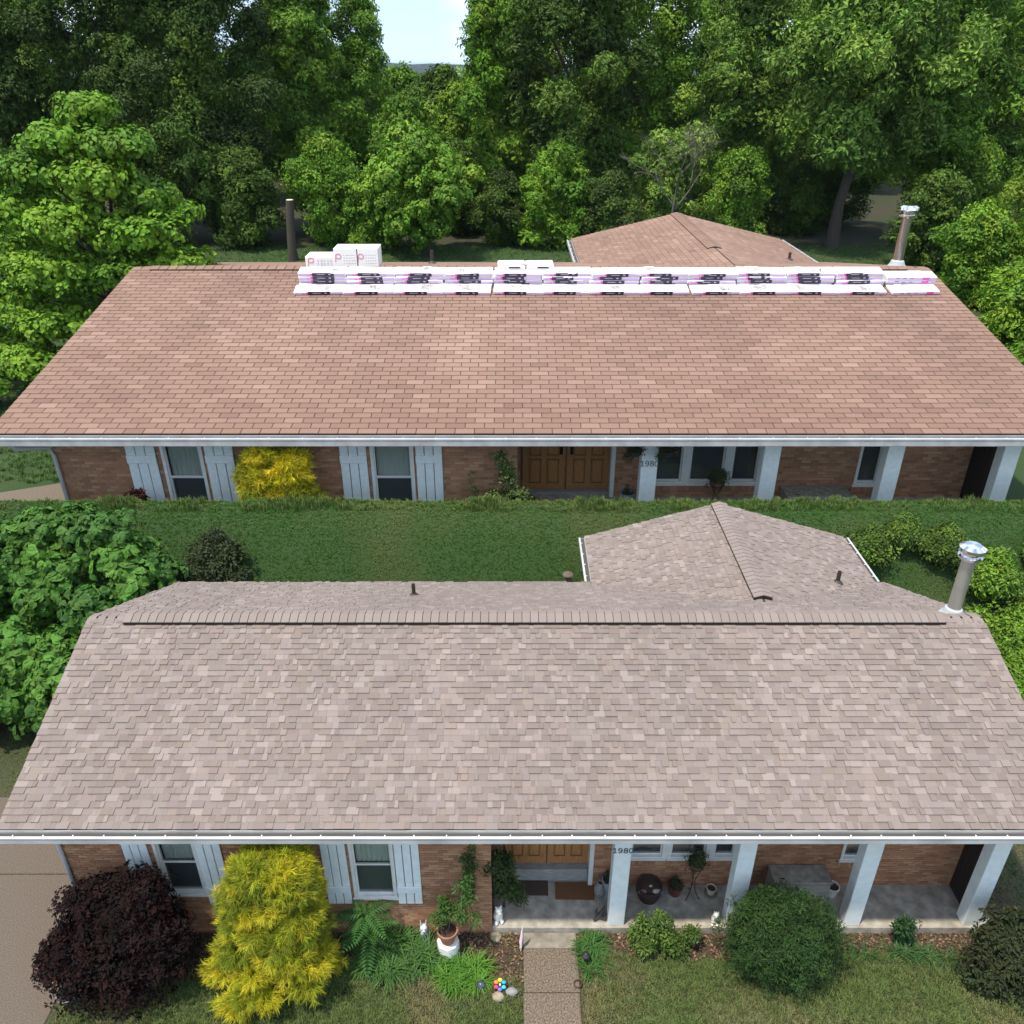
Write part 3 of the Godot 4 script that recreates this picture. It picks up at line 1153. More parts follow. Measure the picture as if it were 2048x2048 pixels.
func sky_cover() -> ImageTexture:
	var im := Image.create(1024, 512, false, Image.FORMAT_RGBA8)
	var f := FastNoiseLite.new()
	f.seed = 12
	f.frequency = 1.6
	f.fractal_octaves = 5
	for y in 512:
		var el := PI * (0.5 - (y + 0.5) / 512.0)
		for x in 1024:
			var az := TAU * (x + 0.5) / 1024.0
			var d := Vector3(cos(el) * cos(az), sin(el) * 2.2, cos(el) * sin(az))
			var k := clampf((f.get_noise_3dv(d) + 0.16) * 1.6, 0.0, 1.0) if el > -0.05 else 0.0
			im.set_pixel(x, y, Color(1, 0.985, 0.965, k * 0.8))
	return ImageTexture.create_from_image(im)

# ------------------------------------------------------------------ scene
func _ready() -> void:
	lump.seed = 3
	lump.frequency = 0.02
	soft.seed = 8
	soft.frequency = 0.02
	soft.fractal_octaves = 3
	# camera, sky, sun
	var cam := Camera3D.new()
	cam.name = "camera"
	cam.fov = 64.27
	cam.far = 6000.0
	cam.position = Vector3(0, 11.55, 0)
	cam.rotation_degrees = Vector3(-28.69, 0, 0)
	add_child(cam)
	cam.current = true
	var sky := ProceduralSkyMaterial.new()
	sky.sky_top_color = lin(0.26, 0.38, 0.56)
	sky.sky_horizon_color = lin(0.48, 0.62, 0.74)
	sky.sky_curve = 0.12
	sky.ground_bottom_color = lin(0.10, 0.11, 0.08)
	sky.ground_horizon_color = lin(0.45, 0.52, 0.55)
	sky.sky_cover = sky_cover()
	sky.sky_cover_modulate = Color(1, 1, 1, 1)
	sky.sky_energy_multiplier = 1.05
	var env := Environment.new()
	env.background_mode = Environment.BG_SKY
	env.sky = Sky.new()
	env.sky.sky_material = sky
	env.tonemap_mode = Environment.TONE_MAPPER_LINEAR
	env.tonemap_exposure = 1.65
	env.sdfgi_enabled = true
	env.ssao_enabled = true
	env.ssil_enabled = true
	env.fog_enabled = true
	env.fog_density = 0.00006
	env.fog_light_color = Color(0.72, 0.82, 0.95)
	var we := WorldEnvironment.new()
	we.name = "environment"
	we.environment = env
	add_child(we)
	var sun := DirectionalLight3D.new()
	sun.name = "sun"
	sun.light_energy = 1.05
	sun.light_color = Color(1.0, 0.95, 0.86)
	sun.light_angular_distance = 2.5
	sun.shadow_enabled = true
	sun.look_at_from_position(Vector3(-2.3, 8.5, 1.9), Vector3.ZERO, Vector3.UP)
	add_child(sun)
	make_materials()
	setting()
	houses()
	upper_roof_goods()
	forest()
	bank_plants()
	front_plants()
	porch_things()
	upper_front_things()

func make_materials() -> void:
	grainm("brick", lin(1, 1, 1), 0.9, "brickgrain", 0.06, 0.72, 1.0, 2.3, 0.3, true)
	grainm("brick_plain", lin(0.26, 0.15, 0.10), 0.9, "brickgrain", 0.06, 0.72, 1.0, 2.3)
	grainm("mortar", lin(0.42, 0.33, 0.25), 0.95, "mortar", 0.05, 0.75, 1.0, 1.7)
	grainm("shingle_old", lin(1, 1, 1), 0.95, "granule", 0.12, 0.74, 1.0, 2.2, 0.25, true)
	grainm("shingle_new", lin(1, 1, 1), 0.93, "granule", 0.12, 0.74, 1.0, 3.1, 0.25, true)
	grainm("deck", lin(0.06, 0.045, 0.04), 0.95, "granule", 0.12, 0.74, 1.0, 2.2)
	grainm("trim", lin(0.70, 0.71, 0.70), 0.55, "paintwear", 0.015, 0.94, 1.0, 0.8)
	grainm("shutter", lin(0.74, 0.81, 0.83), 0.6, "paintwear", 0.015, 0.94, 1.0, 0.8)
	grainm("post", lin(0.76, 0.82, 0.83), 0.5, "paintwear", 0.015, 0.94, 1.0, 0.8)
	grainm("gutter", lin(0.52, 0.53, 0.54), 0.4, "gutterwear", 0.008, 0.8, 1.0, 0.3)
	plainm("hanger", lin(0.75, 0.75, 0.74), 0.4)
	grainm("litter", lin(0.15, 0.14, 0.135), 0.95, "mulchgrain", 0.09, 0.4, 1.0, 2.0)
	plainm("dark_gap", lin(0.10, 0.12, 0.13), 0.8)
	plainm("curtain", lin(0.46, 0.55, 0.50), 0.9)
	plainm("screen", lin(0.075, 0.085, 0.10), 0.7)
	var gl := plainm("glass", Color(0.12, 0.15, 0.15, 0.14), 0.03)
	gl.transparency = BaseMaterial3D.TRANSPARENCY_ALPHA
	plainm("door_glass", lin(0.16, 0.19, 0.17), 0.12)
	var wd := grainm("door", lin(0.50, 0.235, 0.085), 0.5, "woodgrain", 0.02, 0.72, 1.0, 1.4)
	wd.uv1_scale = Vector3(4.0, 0.35, 4.0)
	plainm("door_dark", lin(0.12, 0.06, 0.03), 0.5)
	plainm("black_metal", lin(0.02, 0.02, 0.02), 0.4, 0.6)
	plainm("steel", lin(0.46, 0.46, 0.42), 0.42, 0.8)
	plainm("chrome", lin(0.72, 0.72, 0.74), 0.12, 1.0)
	grainm("flashing", lin(0.42, 0.46, 0.50), 0.5, "paintwear", 0.015, 0.8, 1.0, 1.5)
	plainm("pipe_dark", lin(0.035, 0.028, 0.026), 0.6)
	plainm("vent_core", lin(0.015, 0.012, 0.012), 0.9)
	grainm("concrete", lin(0.45, 0.415, 0.36), 0.9, "concrete", 0.012, 0.68, 1.0, 0.7, 0.2)
	grainm("drive", lin(0.17, 0.135, 0.108), 0.92, "aggregate", 0.05, 0.62, 1.0, 1.6, 0.4)
	grainm("walk", lin(0.27, 0.215, 0.165), 0.92, "aggregate2", 0.03, 0.45, 1.0, 1.9, 0.6)
	var st := grainm("step", lin(0.36, 0.36, 0.36), 0.8, "woodgrain", 0.02, 0.72, 1.0, 1.4)
	st.uv1_scale = Vector3(0.5, 4.0, 4.0)
	plainm("gate", lin(0.022, 0.016, 0.014), 0.7)
	plainm("number", lin(0.09, 0.10, 0.11), 0.6)
	var gr := grainm("ground", lin(1, 1, 1), 0.97, "groundgrain", 0.05, 0.45, 1.0, 0.9, 1.0, true)
	gr.detail_enabled = false
	leafm("leaf", lin(0.20, 0.32, 0.03), 0.6)
	leafm("grass", lin(0.06, 0.10, 0.02), 0.6)
	leafm("needle", lin(0.12, 0.11, 0.01), 0.6)
	leafm("darkleaf", lin(0.004, 0.003, 0.003), 0.85)
	mats["darkleaf"].metallic_specular = 0.12

func setting() -> void:
	var g := structure("ground", ground_mesh(), mats["ground"])
	# driveway slabs beside the lower house
	var dr := MB.new()
	for q in [[-11.0, -6.42, -8.80, -4.0], [-11.0, -6.42, -10.4, -8.82]]:
		dr.bevel(Transform3D(Basis(), Vector3((q[0] + q[1]) / 2, -0.035, (q[2] + q[3]) / 2)), Vector3((q[1] - q[0]) / 2, 0.05, (q[3] - q[2]) / 2), 0.01)
	structure("driveway", dr, mats["drive"])
	var wk := MB.new()
	for q in [[0.17, 0.97, -7.52, -6.87], [0.16, 0.96, -6.86, -5.2]]:
		wk.bevel(Transform3D(Basis(), Vector3((q[0] + q[1]) / 2, -0.02, (q[2] + q[3]) / 2)), Vector3((q[1] - q[0]) / 2, 0.06, (q[3] - q[2]) / 2), 0.012)
	structure("front_path", wk, mats["walk"])
	var wa := MB.new()
	wa.bevel(Transform3D(Basis(), Vector3(0.57, -0.018, -7.65)), Vector3(0.4, 0.06, 0.127), 0.012)
	structure("path_apron", wa, grainm("old_concrete", lin(0.29, 0.265, 0.225), 0.92, "concrete", 0.012, 0.68, 1.0, 0.7, 0.2))
	var sp := MB.new()
	var pp := [Vector3(-11.9, 0.82, -18.9), Vector3(-12.1, 0.82, -20.6), Vector3(-12.7, 0.82, -21.6), Vector3(-16.5, 0.82, -20.0), Vector3(-17.0, 0.82, -18.6)]
	for i in range(1, 4):
		slab(sp, pp[0], pp[i], pp[i + 1], pp[i + 1].lerp(pp[0], 0.0001), 0.1)
	structure("side_path", sp, mats["walk"])
	# far hills
	var hb := MB.new()
	var cols := 120
	for ring in 3:
		for i in cols:
			var p := []
			for k in [[i, 0], [i + 1, 0], [i + 1, 1], [i, 1]]:
				var a: float = -1.3 + 2.6 * k[0] / cols
				var r: float = 1250.0 + (ring + k[1]) * 260.0
				var q := Vector3(sin(a) * r, 0, -cos(a) * r)
				q.y = -20.0 + (ring + k[1]) * 11.5 + soft.get_noise_2d(q.x * 0.12, q.z * 0.12) * 9.0 + lump.get_noise_2d(q.x * 0.9, q.z * 0.9) * 4.0
				p.append(q)
			hb.quad(p[0], p[1], p[2], p[3])
	structure("hills", hb, grainm("wooded_hill", lin(0.018, 0.036, 0.026), 0.95, "hillgrain", 0.06, 0.4, 1.0, 0.012))
	# grass
	rng.seed = 41
	var tuft := blade_tuft(5, 9, 0.075, 0.004, 0.5, 0.03)
	var xf := []
	var cc := PackedColorArray()
	while xf.size() < 30000:
		var x := rf(-8.5, 9.0)
		var z := rf(-7.76, -5.5)
		if x < -6.3 or (x > 0.12 and x < 1.02) or rng.randf() < soil_at(x, z) * 0.97:
			continue
		var n := soft.get_noise_2d(x * 22.0, z * 22.0)
		xf.append(Transform3D(Basis(Vector3.UP, rf(0, TAU)).scaled(Vector3.ONE * rf(0.6, 1.2)), Vector3(x, -0.004, z)))
		cc.append(tone(Color(0.105, 0.15, 0.045).lerp(Color(0.20, 0.18, 0.09), clampf(0.22 + n * 1.3 + rf(-0.25, 0.25), 0, 0.9)), 0.25))
	var lawn := scatter(self, "front_grass", tuft, mats["grass"], xf, cc)
	lawn.set_meta("kind", "stuff")
	lawn.set_meta("label", "patchy dry grass of the front lawn")
	xf = []
	cc = PackedColorArray()
	for i in 130000:
		var x := rf(-15.0, 16.0)
		var z := rf(-18.0, -13.6) if rng.randf() < 0.8 else rf(-13.6, -7.0)
		if x > -6.9 and x < 7.5 and z > -14.1 or x < -6.2 and z > -10.5:
			continue
		var n := soft.get_noise_2d(x * 9.0, z * 9.0)
		xf.append(Transform3D(Basis(Vector3.UP, rf(0, TAU)).scaled(Vector3(1, 0.7, 1) * rf(0.45, 0.9)), Vector3(x, ground_y(x, z) - 0.006, z)))
		cc.append(tone(Color(0.045, 0.125, 0.018).lerp(Color(0.125, 0.16, 0.045), clampf(0.2 + n * 1.6 + 0.5 * lump.get_noise_2d(x * 40.0, z * 40.0), 0, 1)), 0.2))
	for i in 5200:
		var x := rf(-15.0, 16.0)
		var z := rf(-17.75, -17.05)
		var kk := soft.get_noise_1d(x * 40.0)
		if kk < -0.05 and rng.randf() < 0.6:
			continue
		xf.append(Transform3D(Basis(Vector3.UP, rf(0, TAU)).scaled(Vector3(1.0, 1.0 + maxf(kk, 0.0) * 3.0, 1.0) * rf(0.8, 1.6)), Vector3(x, ground_y(x, z) - 0.006, z)))
		cc.append(tone(Color(0.06, 0.14, 0.022).lerp(Color(0.15, 0.17, 0.06), rf(0, 0.8)), 0.25))
	var bank := scatter(self, "bank_grass", tuft, mats["grass"], xf, cc)
	bank.set_meta("kind", "stuff")
	xf = []
	cc = PackedColorArray()
	for i in 26000:
		var x := rf(-34.0, -11.9)
		var z := rf(-36.0, -18.4)
		if i > 14000:
			x = rf(-42.0, 42.0)
			z = rf(-57.5, -46.0)
		elif x > -16.8 and z > -21.4:
			continue
		xf.append(Transform3D(Basis(Vector3.UP, rf(0, TAU)).scaled(Vector3.ONE * rf(1.2, 2.6)), Vector3(x, ground_y(x, z) - 0.006, z)))
		cc.append(tone(Color(0.075, 0.15, 0.03), 0.3))
	var back := scatter(self, "back_grass", tuft, mats["grass"], xf, cc)
	back.set_meta("kind", "stuff")
	# mulch and dead leaves in the beds
	rng.seed = 77
	var chip := MB.new()
	chip.col = Color(1, 1, 1)
	leaf(chip, Vector3.ZERO, Vector3(1, 0.1, 0).normalized(), Vector3.UP, 0.05, 0.03, 0.2, 0.1)
	var chips := chip.mesh()
	xf = []
	cc = PackedColorArray()
	while xf.size() < 5200:
		var x := rf(-6.3, 8.0)
		var z := rf(-7.8, -6.5)
		if (x > 0.14 and x < 1.0) or rng.randf() > soil_at(x, z):
			continue
		xf.append(Transform3D(basis_to(Vector3(rf(-0.5, 0.5), 1, rf(-0.5, 0.5)), rf(0.5, 1.25)), Vector3(x, 0.012 + rf(0, 0.012), z)))
		cc.append(tone([Color(0.17, 0.11, 0.07), Color(0.11, 0.07, 0.045), Color(0.25, 0.17, 0.11), Color(0.08, 0.06, 0.05)][rng.randi() % 4], 0.3))
	var mul := scatter(self, "mulch", chips, mats["grass"], xf, cc)
	mul.set_meta("kind", "stuff")

func houses() -> void:
	var bricks := []
	for q in [[0.30, 0.165, 0.105], [0.36, 0.20, 0.125], [0.25, 0.135, 0.085], [0.40, 0.25, 0.165], [0.20, 0.105, 0.07], [0.33, 0.185, 0.12], [0.44, 0.30, 0.21]]:
		bricks.append(Color(lerpf(0.33, q[0], 0.6) * 1.5, lerpf(0.19, q[1], 0.6) * 1.34, lerpf(0.125, q[2], 0.6) * 1.15))
	var old := []
	for q in [[0.25, 0.135, 0.098], [0.28, 0.152, 0.112], [0.305, 0.168, 0.124], [0.33, 0.185, 0.137], [0.355, 0.20, 0.15], [0.385, 0.22, 0.166], [0.43, 0.255, 0.195]]:
		old.append(Color(lerpf(0.33, q[0], 0.75) * 0.86, lerpf(0.185, q[1], 0.75) * 0.95, lerpf(0.137, q[2], 0.75) * 0.985))
	var fresh := []
	for q in [[0.25, 0.193, 0.174], [0.265, 0.207, 0.187], [0.262, 0.204, 0.176], [0.29, 0.226, 0.203], [0.305, 0.24, 0.216], [0.318, 0.252, 0.228], [0.295, 0.234, 0.213], [0.352, 0.282, 0.257], [0.305, 0.234, 0.202], [0.283, 0.224, 0.203]]:
		fresh.append(Color(q[0] * 0.93, q[1] * 0.97, q[2] * 1.0))
	build_house({
		"seed": 21, "s": 1.0, "label": "nearer brick ranch house with a new pinkish-grey shingle roof and a clear ridge", "X0": -6.84, "X1": 7.6,
		"E": Vector2(2.6375, -7.498), "R": Vector2(3.7128, -10.7525), "B": Vector2(2.235, -13.984), "by": 0.0, "fy": 0.15,
		"wz": -7.8, "wx0": -6.37, "wx1": -0.3, "px1": 6.95, "pz": -8.5, "dz": -8.7, "rows": 35, "rows_back": 35, "kind": "lam", "tabs": 0.9, "pal": fresh, "roofm": mats["shingle_new"],
		"vent": [-6.23, 6.96], "cap_step": 0.132, "hang": 0.41, "bricks": bricks, "show": [[-1.3, -0.3, 0.1, 2.4], [-6.3, -5.5, 1.0, 2.4], [1.7, 3.4, 0.1, 0.8], [5.4, 6.9, 0.1, 1.3]],
		"windows": [[-5.06, -4.46, 0.9, 2.22], [-2.31, -1.68, 0.83, 2.18]],
		"porch_windows": [[1.80, 2.36, 0.80, 1.95], [2.41, 3.03, 0.80, 1.95], [3.08, 3.47, 0.80, 1.95], [5.08, 5.44, 0.76, 1.9]],
		"sills": [[1.80, 3.47, 0.76], [5.06, 5.46, 0.72]], "mullions": [[2.36, 2.41, 0.8, 1.95], [3.03, 3.08, 0.8, 1.95]],
		"shutters": [[-5.48, -5.12], [-4.45, -4.09], [-2.70, -2.34], [-1.665, -1.305]], "shut": [0.71, 2.4], "bats": [2.07, 1.04],
		"posts": [1.57, 3.34, 5.13, 6.93], "num": [1.82, 0.12], "door": [-0.1, 1.2, 0.42], "steps": [[0.14, 0.41, -8.58]],
		"wing": {"x0": 1.63, "x1": 7.35, "xr": 4.49, "ye": 2.35, "yr": 3.19, "z0": -11.2, "z1": -15.66, "zn": -13.9, "v0": -12.03, "v1": -15.6, "rows": 30},
		"pipes": [[Vector3(-1.83, 2.87, -12.6), 0.26, 0.035], [Vector3(6.4, 2.63, -13.4), 0.26, 0.04]], "flue": [Vector3(7.3, 3.56, -11.05), 1.35, 0.105, mats["steel"]],
	})
	build_house({
		"seed": 22, "s": 1.72, "label": "farther brick ranch house with a weathered reddish-brown roof loaded with shingle bundles", "X0": -12.8, "X1": 14.08,
		"E": Vector2(3.664, -18.38), "R": Vector2(5.548, -28.192), "B": Vector2(3.85, -37.2), "by": 0.8, "fy": 0.93,
		"wz": -19.0, "wx0": -11.72, "wx1": 0.14, "px1": 12.6, "pz": -20.3, "dz": -20.6, "rows": 43, "rows_back": 30, "kind": "tab", "tabs": 1.0, "pal": old, "roofm": mats["shingle_old"],
		"vent": [-12.17, 13.3], "cap_step": 0.3, "hang": 0.8, "bricks": bricks, "show": [[-1.7, 0.1, 1.4, 3.2], [-11.6, -9.9, 1.4, 3.2], [-6.9, -4.5, 1.4, 3.2]],
		"windows": [[-8.98, -7.92, 1.15, 3.2], [-3.63, -2.52, 1.15, 3.2]],
		"porch_windows": [[3.85, 4.76, 1.36, 2.95], [4.84, 5.92, 1.36, 2.95], [6.0, 6.85, 1.36, 2.95], [9.5, 10.2, 1.32, 2.95]],
		"sills": [[3.85, 6.85, 1.3], [9.47, 10.23, 1.26]], "mullions": [[4.76, 4.84, 1.36, 2.95], [5.92, 6.0, 1.36, 2.95]],
		"shutters": [[-9.85, -9.09], [-7.84, -7.1], [-4.4, -3.7], [-2.46, -1.77]], "shut": [1.0, 3.35], "bats": [2.72, 1.25],
		"posts": [3.54, 6.67, 9.83, 12.8], "num": [2.56, 0.19], "door": [0.3, 2.72, 1.02], "steps": [[0.92, 1.01, -20.42]],
		"wing": {"x0": 2.95, "x1": 13.15, "xr": 8.0, "ye": 4.05, "yr": 5.25, "z0": -29.6, "z1": -41.8, "zn": -36.4, "v0": -33.2, "v1": -41.75, "rows": 22},
		"pipes": [[Vector3(-3.25, 4.47, -34.0), 0.55, 0.07], [Vector3(11.6, 4.43, -35.0), 0.3, 0.06]], "flue": [Vector3(13.2, 5.5, -28.6), 2.0, 0.165, plainm("bright_steel", lin(0.50, 0.47, 0.44), 0.2, 1.0)],
	})

func upper_roof_goods() -> void:
	rng.seed = 5
	var wrap := grainm("wrapper", lin(0.84, 0.82, 0.84), 0.35, "wrapperfold", 0.02, 0.93, 1.0, 0.9, 1.2)
	var print_dark := plainm("print_dark", lin(0.025, 0.015, 0.045), 0.4)
	var print_lilac := plainm("print_lilac", lin(0.60, 0.44, 0.66), 0.45)
	var print_pink := plainm("print_pink", lin(0.75, 0.08, 0.42), 0.45)
	var print_red := plainm("print_red", lin(0.72, 0.22, 0.26), 0.45)
	var gap := plainm("bar_white", lin(0.42, 0.36, 0.5), 0.45)
	var tilt := Basis(Vector3.RIGHT, atan(0.192))
	var on := func(x: float, d: float) -> Vector3:
		return Vector3(x, 3.664 + 0.192 * (d - 18.38) + 0.03, -d)
	var places := ["leftmost", "second", "third", "fourth", "fifth", "sixth", "seventh", "eighth", "ninth", "tenth", "eleventh", "twelfth"]
	var layer_names := ["bottom", "second from the bottom", "third from the bottom", "topmost"]
	for i in 13:
		var x := -6.12 + 1.572 * i
		var end := i == 12
		if end:
			x = 12.86
		for k in 5:
			var front := k == 0
			if end and k > 3:
				continue
			var th := rf(0.105, 0.13)
			var d := 26.31 if front else 26.86 + rf(-0.04, 0.04)
			var lift := 0.0 if front else (k - 1) * 0.118
			var hw := 0.785 + rf(-0.02, 0.02)
			var hd := 0.275 if front else 0.25
			var at: Vector3 = on.call(x + rf(-0.05, 0.05), d) + tilt * Vector3(0, lift + 0.058, 0)
			var which: String = "pile nearest the metal flue" if end else places[i] + " pile from the left"
			var where: String = "single white shingle bundle lying in front of the " + which if front else layer_names[k - 1] + " white shingle bundle in the " + which
			var b := thing("shingle_bundle", where, "shingle bundle", at - tilt * Vector3(0, 0.058, 0), "wrapped shingle bundles along the ridge")
			var t := Transform3D(Basis(Vector3.UP, rf(-0.035, 0.035)) * tilt * Basis(Vector3.BACK, rf(-0.012, 0.012)), at)
			var mb := MB.new()
			mb.bevel(t, Vector3(hw, 0.056, hd), 0.022)
			for e in 4:
				var wx := rf(-0.7, 0.7) * hw
				mb.bevel(t.translated_local(Vector3(wx, 0.05, rf(-0.1, 0.1))), Vector3(rf(0.1, 0.25), 0.012, hd * 0.75), 0.011)
			part(b, "wrapper", mb, wrap)
			var st := MB.new()
			st.obox(t.translated_local(Vector3(0.0, -0.012, hd + 0.001)), Vector3(hw - 0.04, 0.032, 0.003))
			part(b, "lilac_print", st, print_lilac)
			if end:
				var pk := MB.new()
				pk.obox(t.translated_local(Vector3(0.45, 0.0, hd + 0.004)), Vector3(0.11, 0.042, 0.004))
				part(b, "pink_print", pk, print_pink)
				var bk := MB.new()
				for e in 3:
					bk.obox(t.translated_local(Vector3(-0.45 + e * 0.22, rf(-0.01, 0.02), hd + 0.004)), Vector3(0.06, 0.008, 0.004))
				part(b, "text_line", bk, print_dark)
			else:
				var lx := -0.06 + rf(-0.12, 0.12)
				var lb := MB.new()
				lb.obox(t.translated_local(Vector3(lx, 0.0, hd + 0.005)), Vector3(0.35, 0.053, 0.005))
				var lab := part(b, "label", lb, print_dark)
				var bar := MB.new()
				bar.obox(t.translated_local(Vector3(lx - 0.07, 0.004, hd + 0.0115)), Vector3(0.13, 0.010, 0.0015))
				bar.obox(t.translated_local(Vector3(lx + 0.21, 0.006, hd + 0.0115)), Vector3(0.035, 0.02, 0.0015))
				part(lab, "label_bar", bar, gap)
				var pk := MB.new()
				pk.obox(t.translated_local(Vector3(lx - 0.38, 0.0, hd + 0.004)), Vector3(0.035, 0.035, 0.004))
				pk.obox(t.translated_local(Vector3(lx - 0.5, -0.02, hd + 0.004)), Vector3(0.05, 0.01, 0.004))
				part(b, "pink_print", pk, print_pink)
	# cartons of cap shingles standing on the ridge
	var cart := plainm("carton", lin(0.82, 0.81, 0.80), 0.5)
	var ctext := ["leftmost low white carton on the brown ridge", "middle white carton on the brown ridge, strap at its right edge", "rightmost tall white carton on the brown ridge"]
	var spec := [[-6.45, 0.5, 0.17], [-5.58, 0.4, 0.3], [-4.85, 0.36, 0.3]]
	for i in 3:
		var q: Array = spec[i]
		var at := Vector3(q[0], 5.60, -28.15)
		var b := thing("shingle_carton", ctext[i], "carton", at, "white cartons of cap shingles on the ridge")
		var mb := MB.new()
		mb.bevel(Transform3D(Basis(), at + Vector3(0, q[2], -0.35)), Vector3(q[1], q[2], 0.4), 0.015)
		part(b, "box", mb, cart)
		var lg := MB.new()
		var lp := at + Vector3(-q[1] * 0.62, q[2] * 1.0, 0.052)
		var ring := []
		var rr := []
		for k in 13:
			var a := TAU * k / 12.0
			ring.append(lp + Vector3(cos(a) * 0.09, 0.06 + sin(a) * 0.075, 0))
			rr.append(0.014)
		lg.tube(ring, rr, 5)
		lg.tube([lp + Vector3(-0.085, 0.08, 0), lp + Vector3(-0.1, -0.13, 0)], [0.014, 0.014], 5)
		part(b, "logo", lg, print_red)
		var tx := MB.new()
		for r in 4:
			for e in 5:
				tx.box(at + Vector3(-q[1] * 0.2 + e * q[1] * 0.22, q[2] * (0.35 + 0.3 * r), 0.05), at + Vector3(-q[1] * 0.2 + e * q[1] * 0.22 + q[1] * rf(0.08, 0.17), q[2] * (0.35 + 0.3 * r) + 0.02, 0.053))
		part(b, "text_line", tx, plainm("print_grey", lin(0.45, 0.42, 0.45), 0.6))
		if i == 1:
			var sp := MB.new()
			sp.box(at + Vector3(q[1] - 0.03, 0.0, 0.0505), at + Vector3(q[1] - 0.002, q[2] * 2 + 0.004, 0.056))
			part(b, "strap", sp, print_dark)
	# two bags lying on the middle of the row
	for i in 2:
		var at: Vector3 = on.call(-0.02 + i * 0.92, 27.0) + Vector3(0, 0.46, 0)
		var b := thing("shingle_bag", ["left" , "right"][i] + " one of two crumpled white bags on top of the fifth pile", "bag", at, "white bags on top of the bundles")
		var mb := MB.new()
		mb.bevel(Transform3D(Basis(Vector3.UP, 0.05) * tilt, at + Vector3(0, 0.075, 0)), Vector3(0.44, 0.075, 0.26), 0.03)
		mb.blob(at + Vector3(0.36 - i * 0.8, 0.15, 0.0), Vector3(0.12, 0.06, 0.2), 10, lump, 0.25)
		part(b, "wrapper", mb, wrap)
		var pr := MB.new()
		pr.obox(Transform3D(tilt, at + Vector3(0.1, 0.06, 0.27)), Vector3(0.18, 0.025, 0.006))
		part(b, "print", pr, print_dark)

const DARK := [Color(0.061, 0.110, 0.019), Color(0.078, 0.140, 0.023), Color(0.102, 0.172, 0.026), Color(0.048, 0.083, 0.018)]
const MID := [Color(0.114, 0.219, 0.024), Color(0.140, 0.262, 0.029), Color(0.093, 0.177, 0.023), Color(0.182, 0.301, 0.034)]
const BRIGHT := [Color(0.130, 0.260, 0.024), Color(0.162, 0.297, 0.028), Color(0.109, 0.217, 0.023), Color(0.194, 0.315, 0.032)]
const GREY := [Color(0.140, 0.237, 0.042), Color(0.175, 0.282, 0.050), Color(0.113, 0.194, 0.036), Color(0.206, 0.323, 0.056)]
const LIME := [Color(0.160, 0.245, 0.026), Color(0.190, 0.250, 0.030), Color(0.130, 0.215, 0.024)]

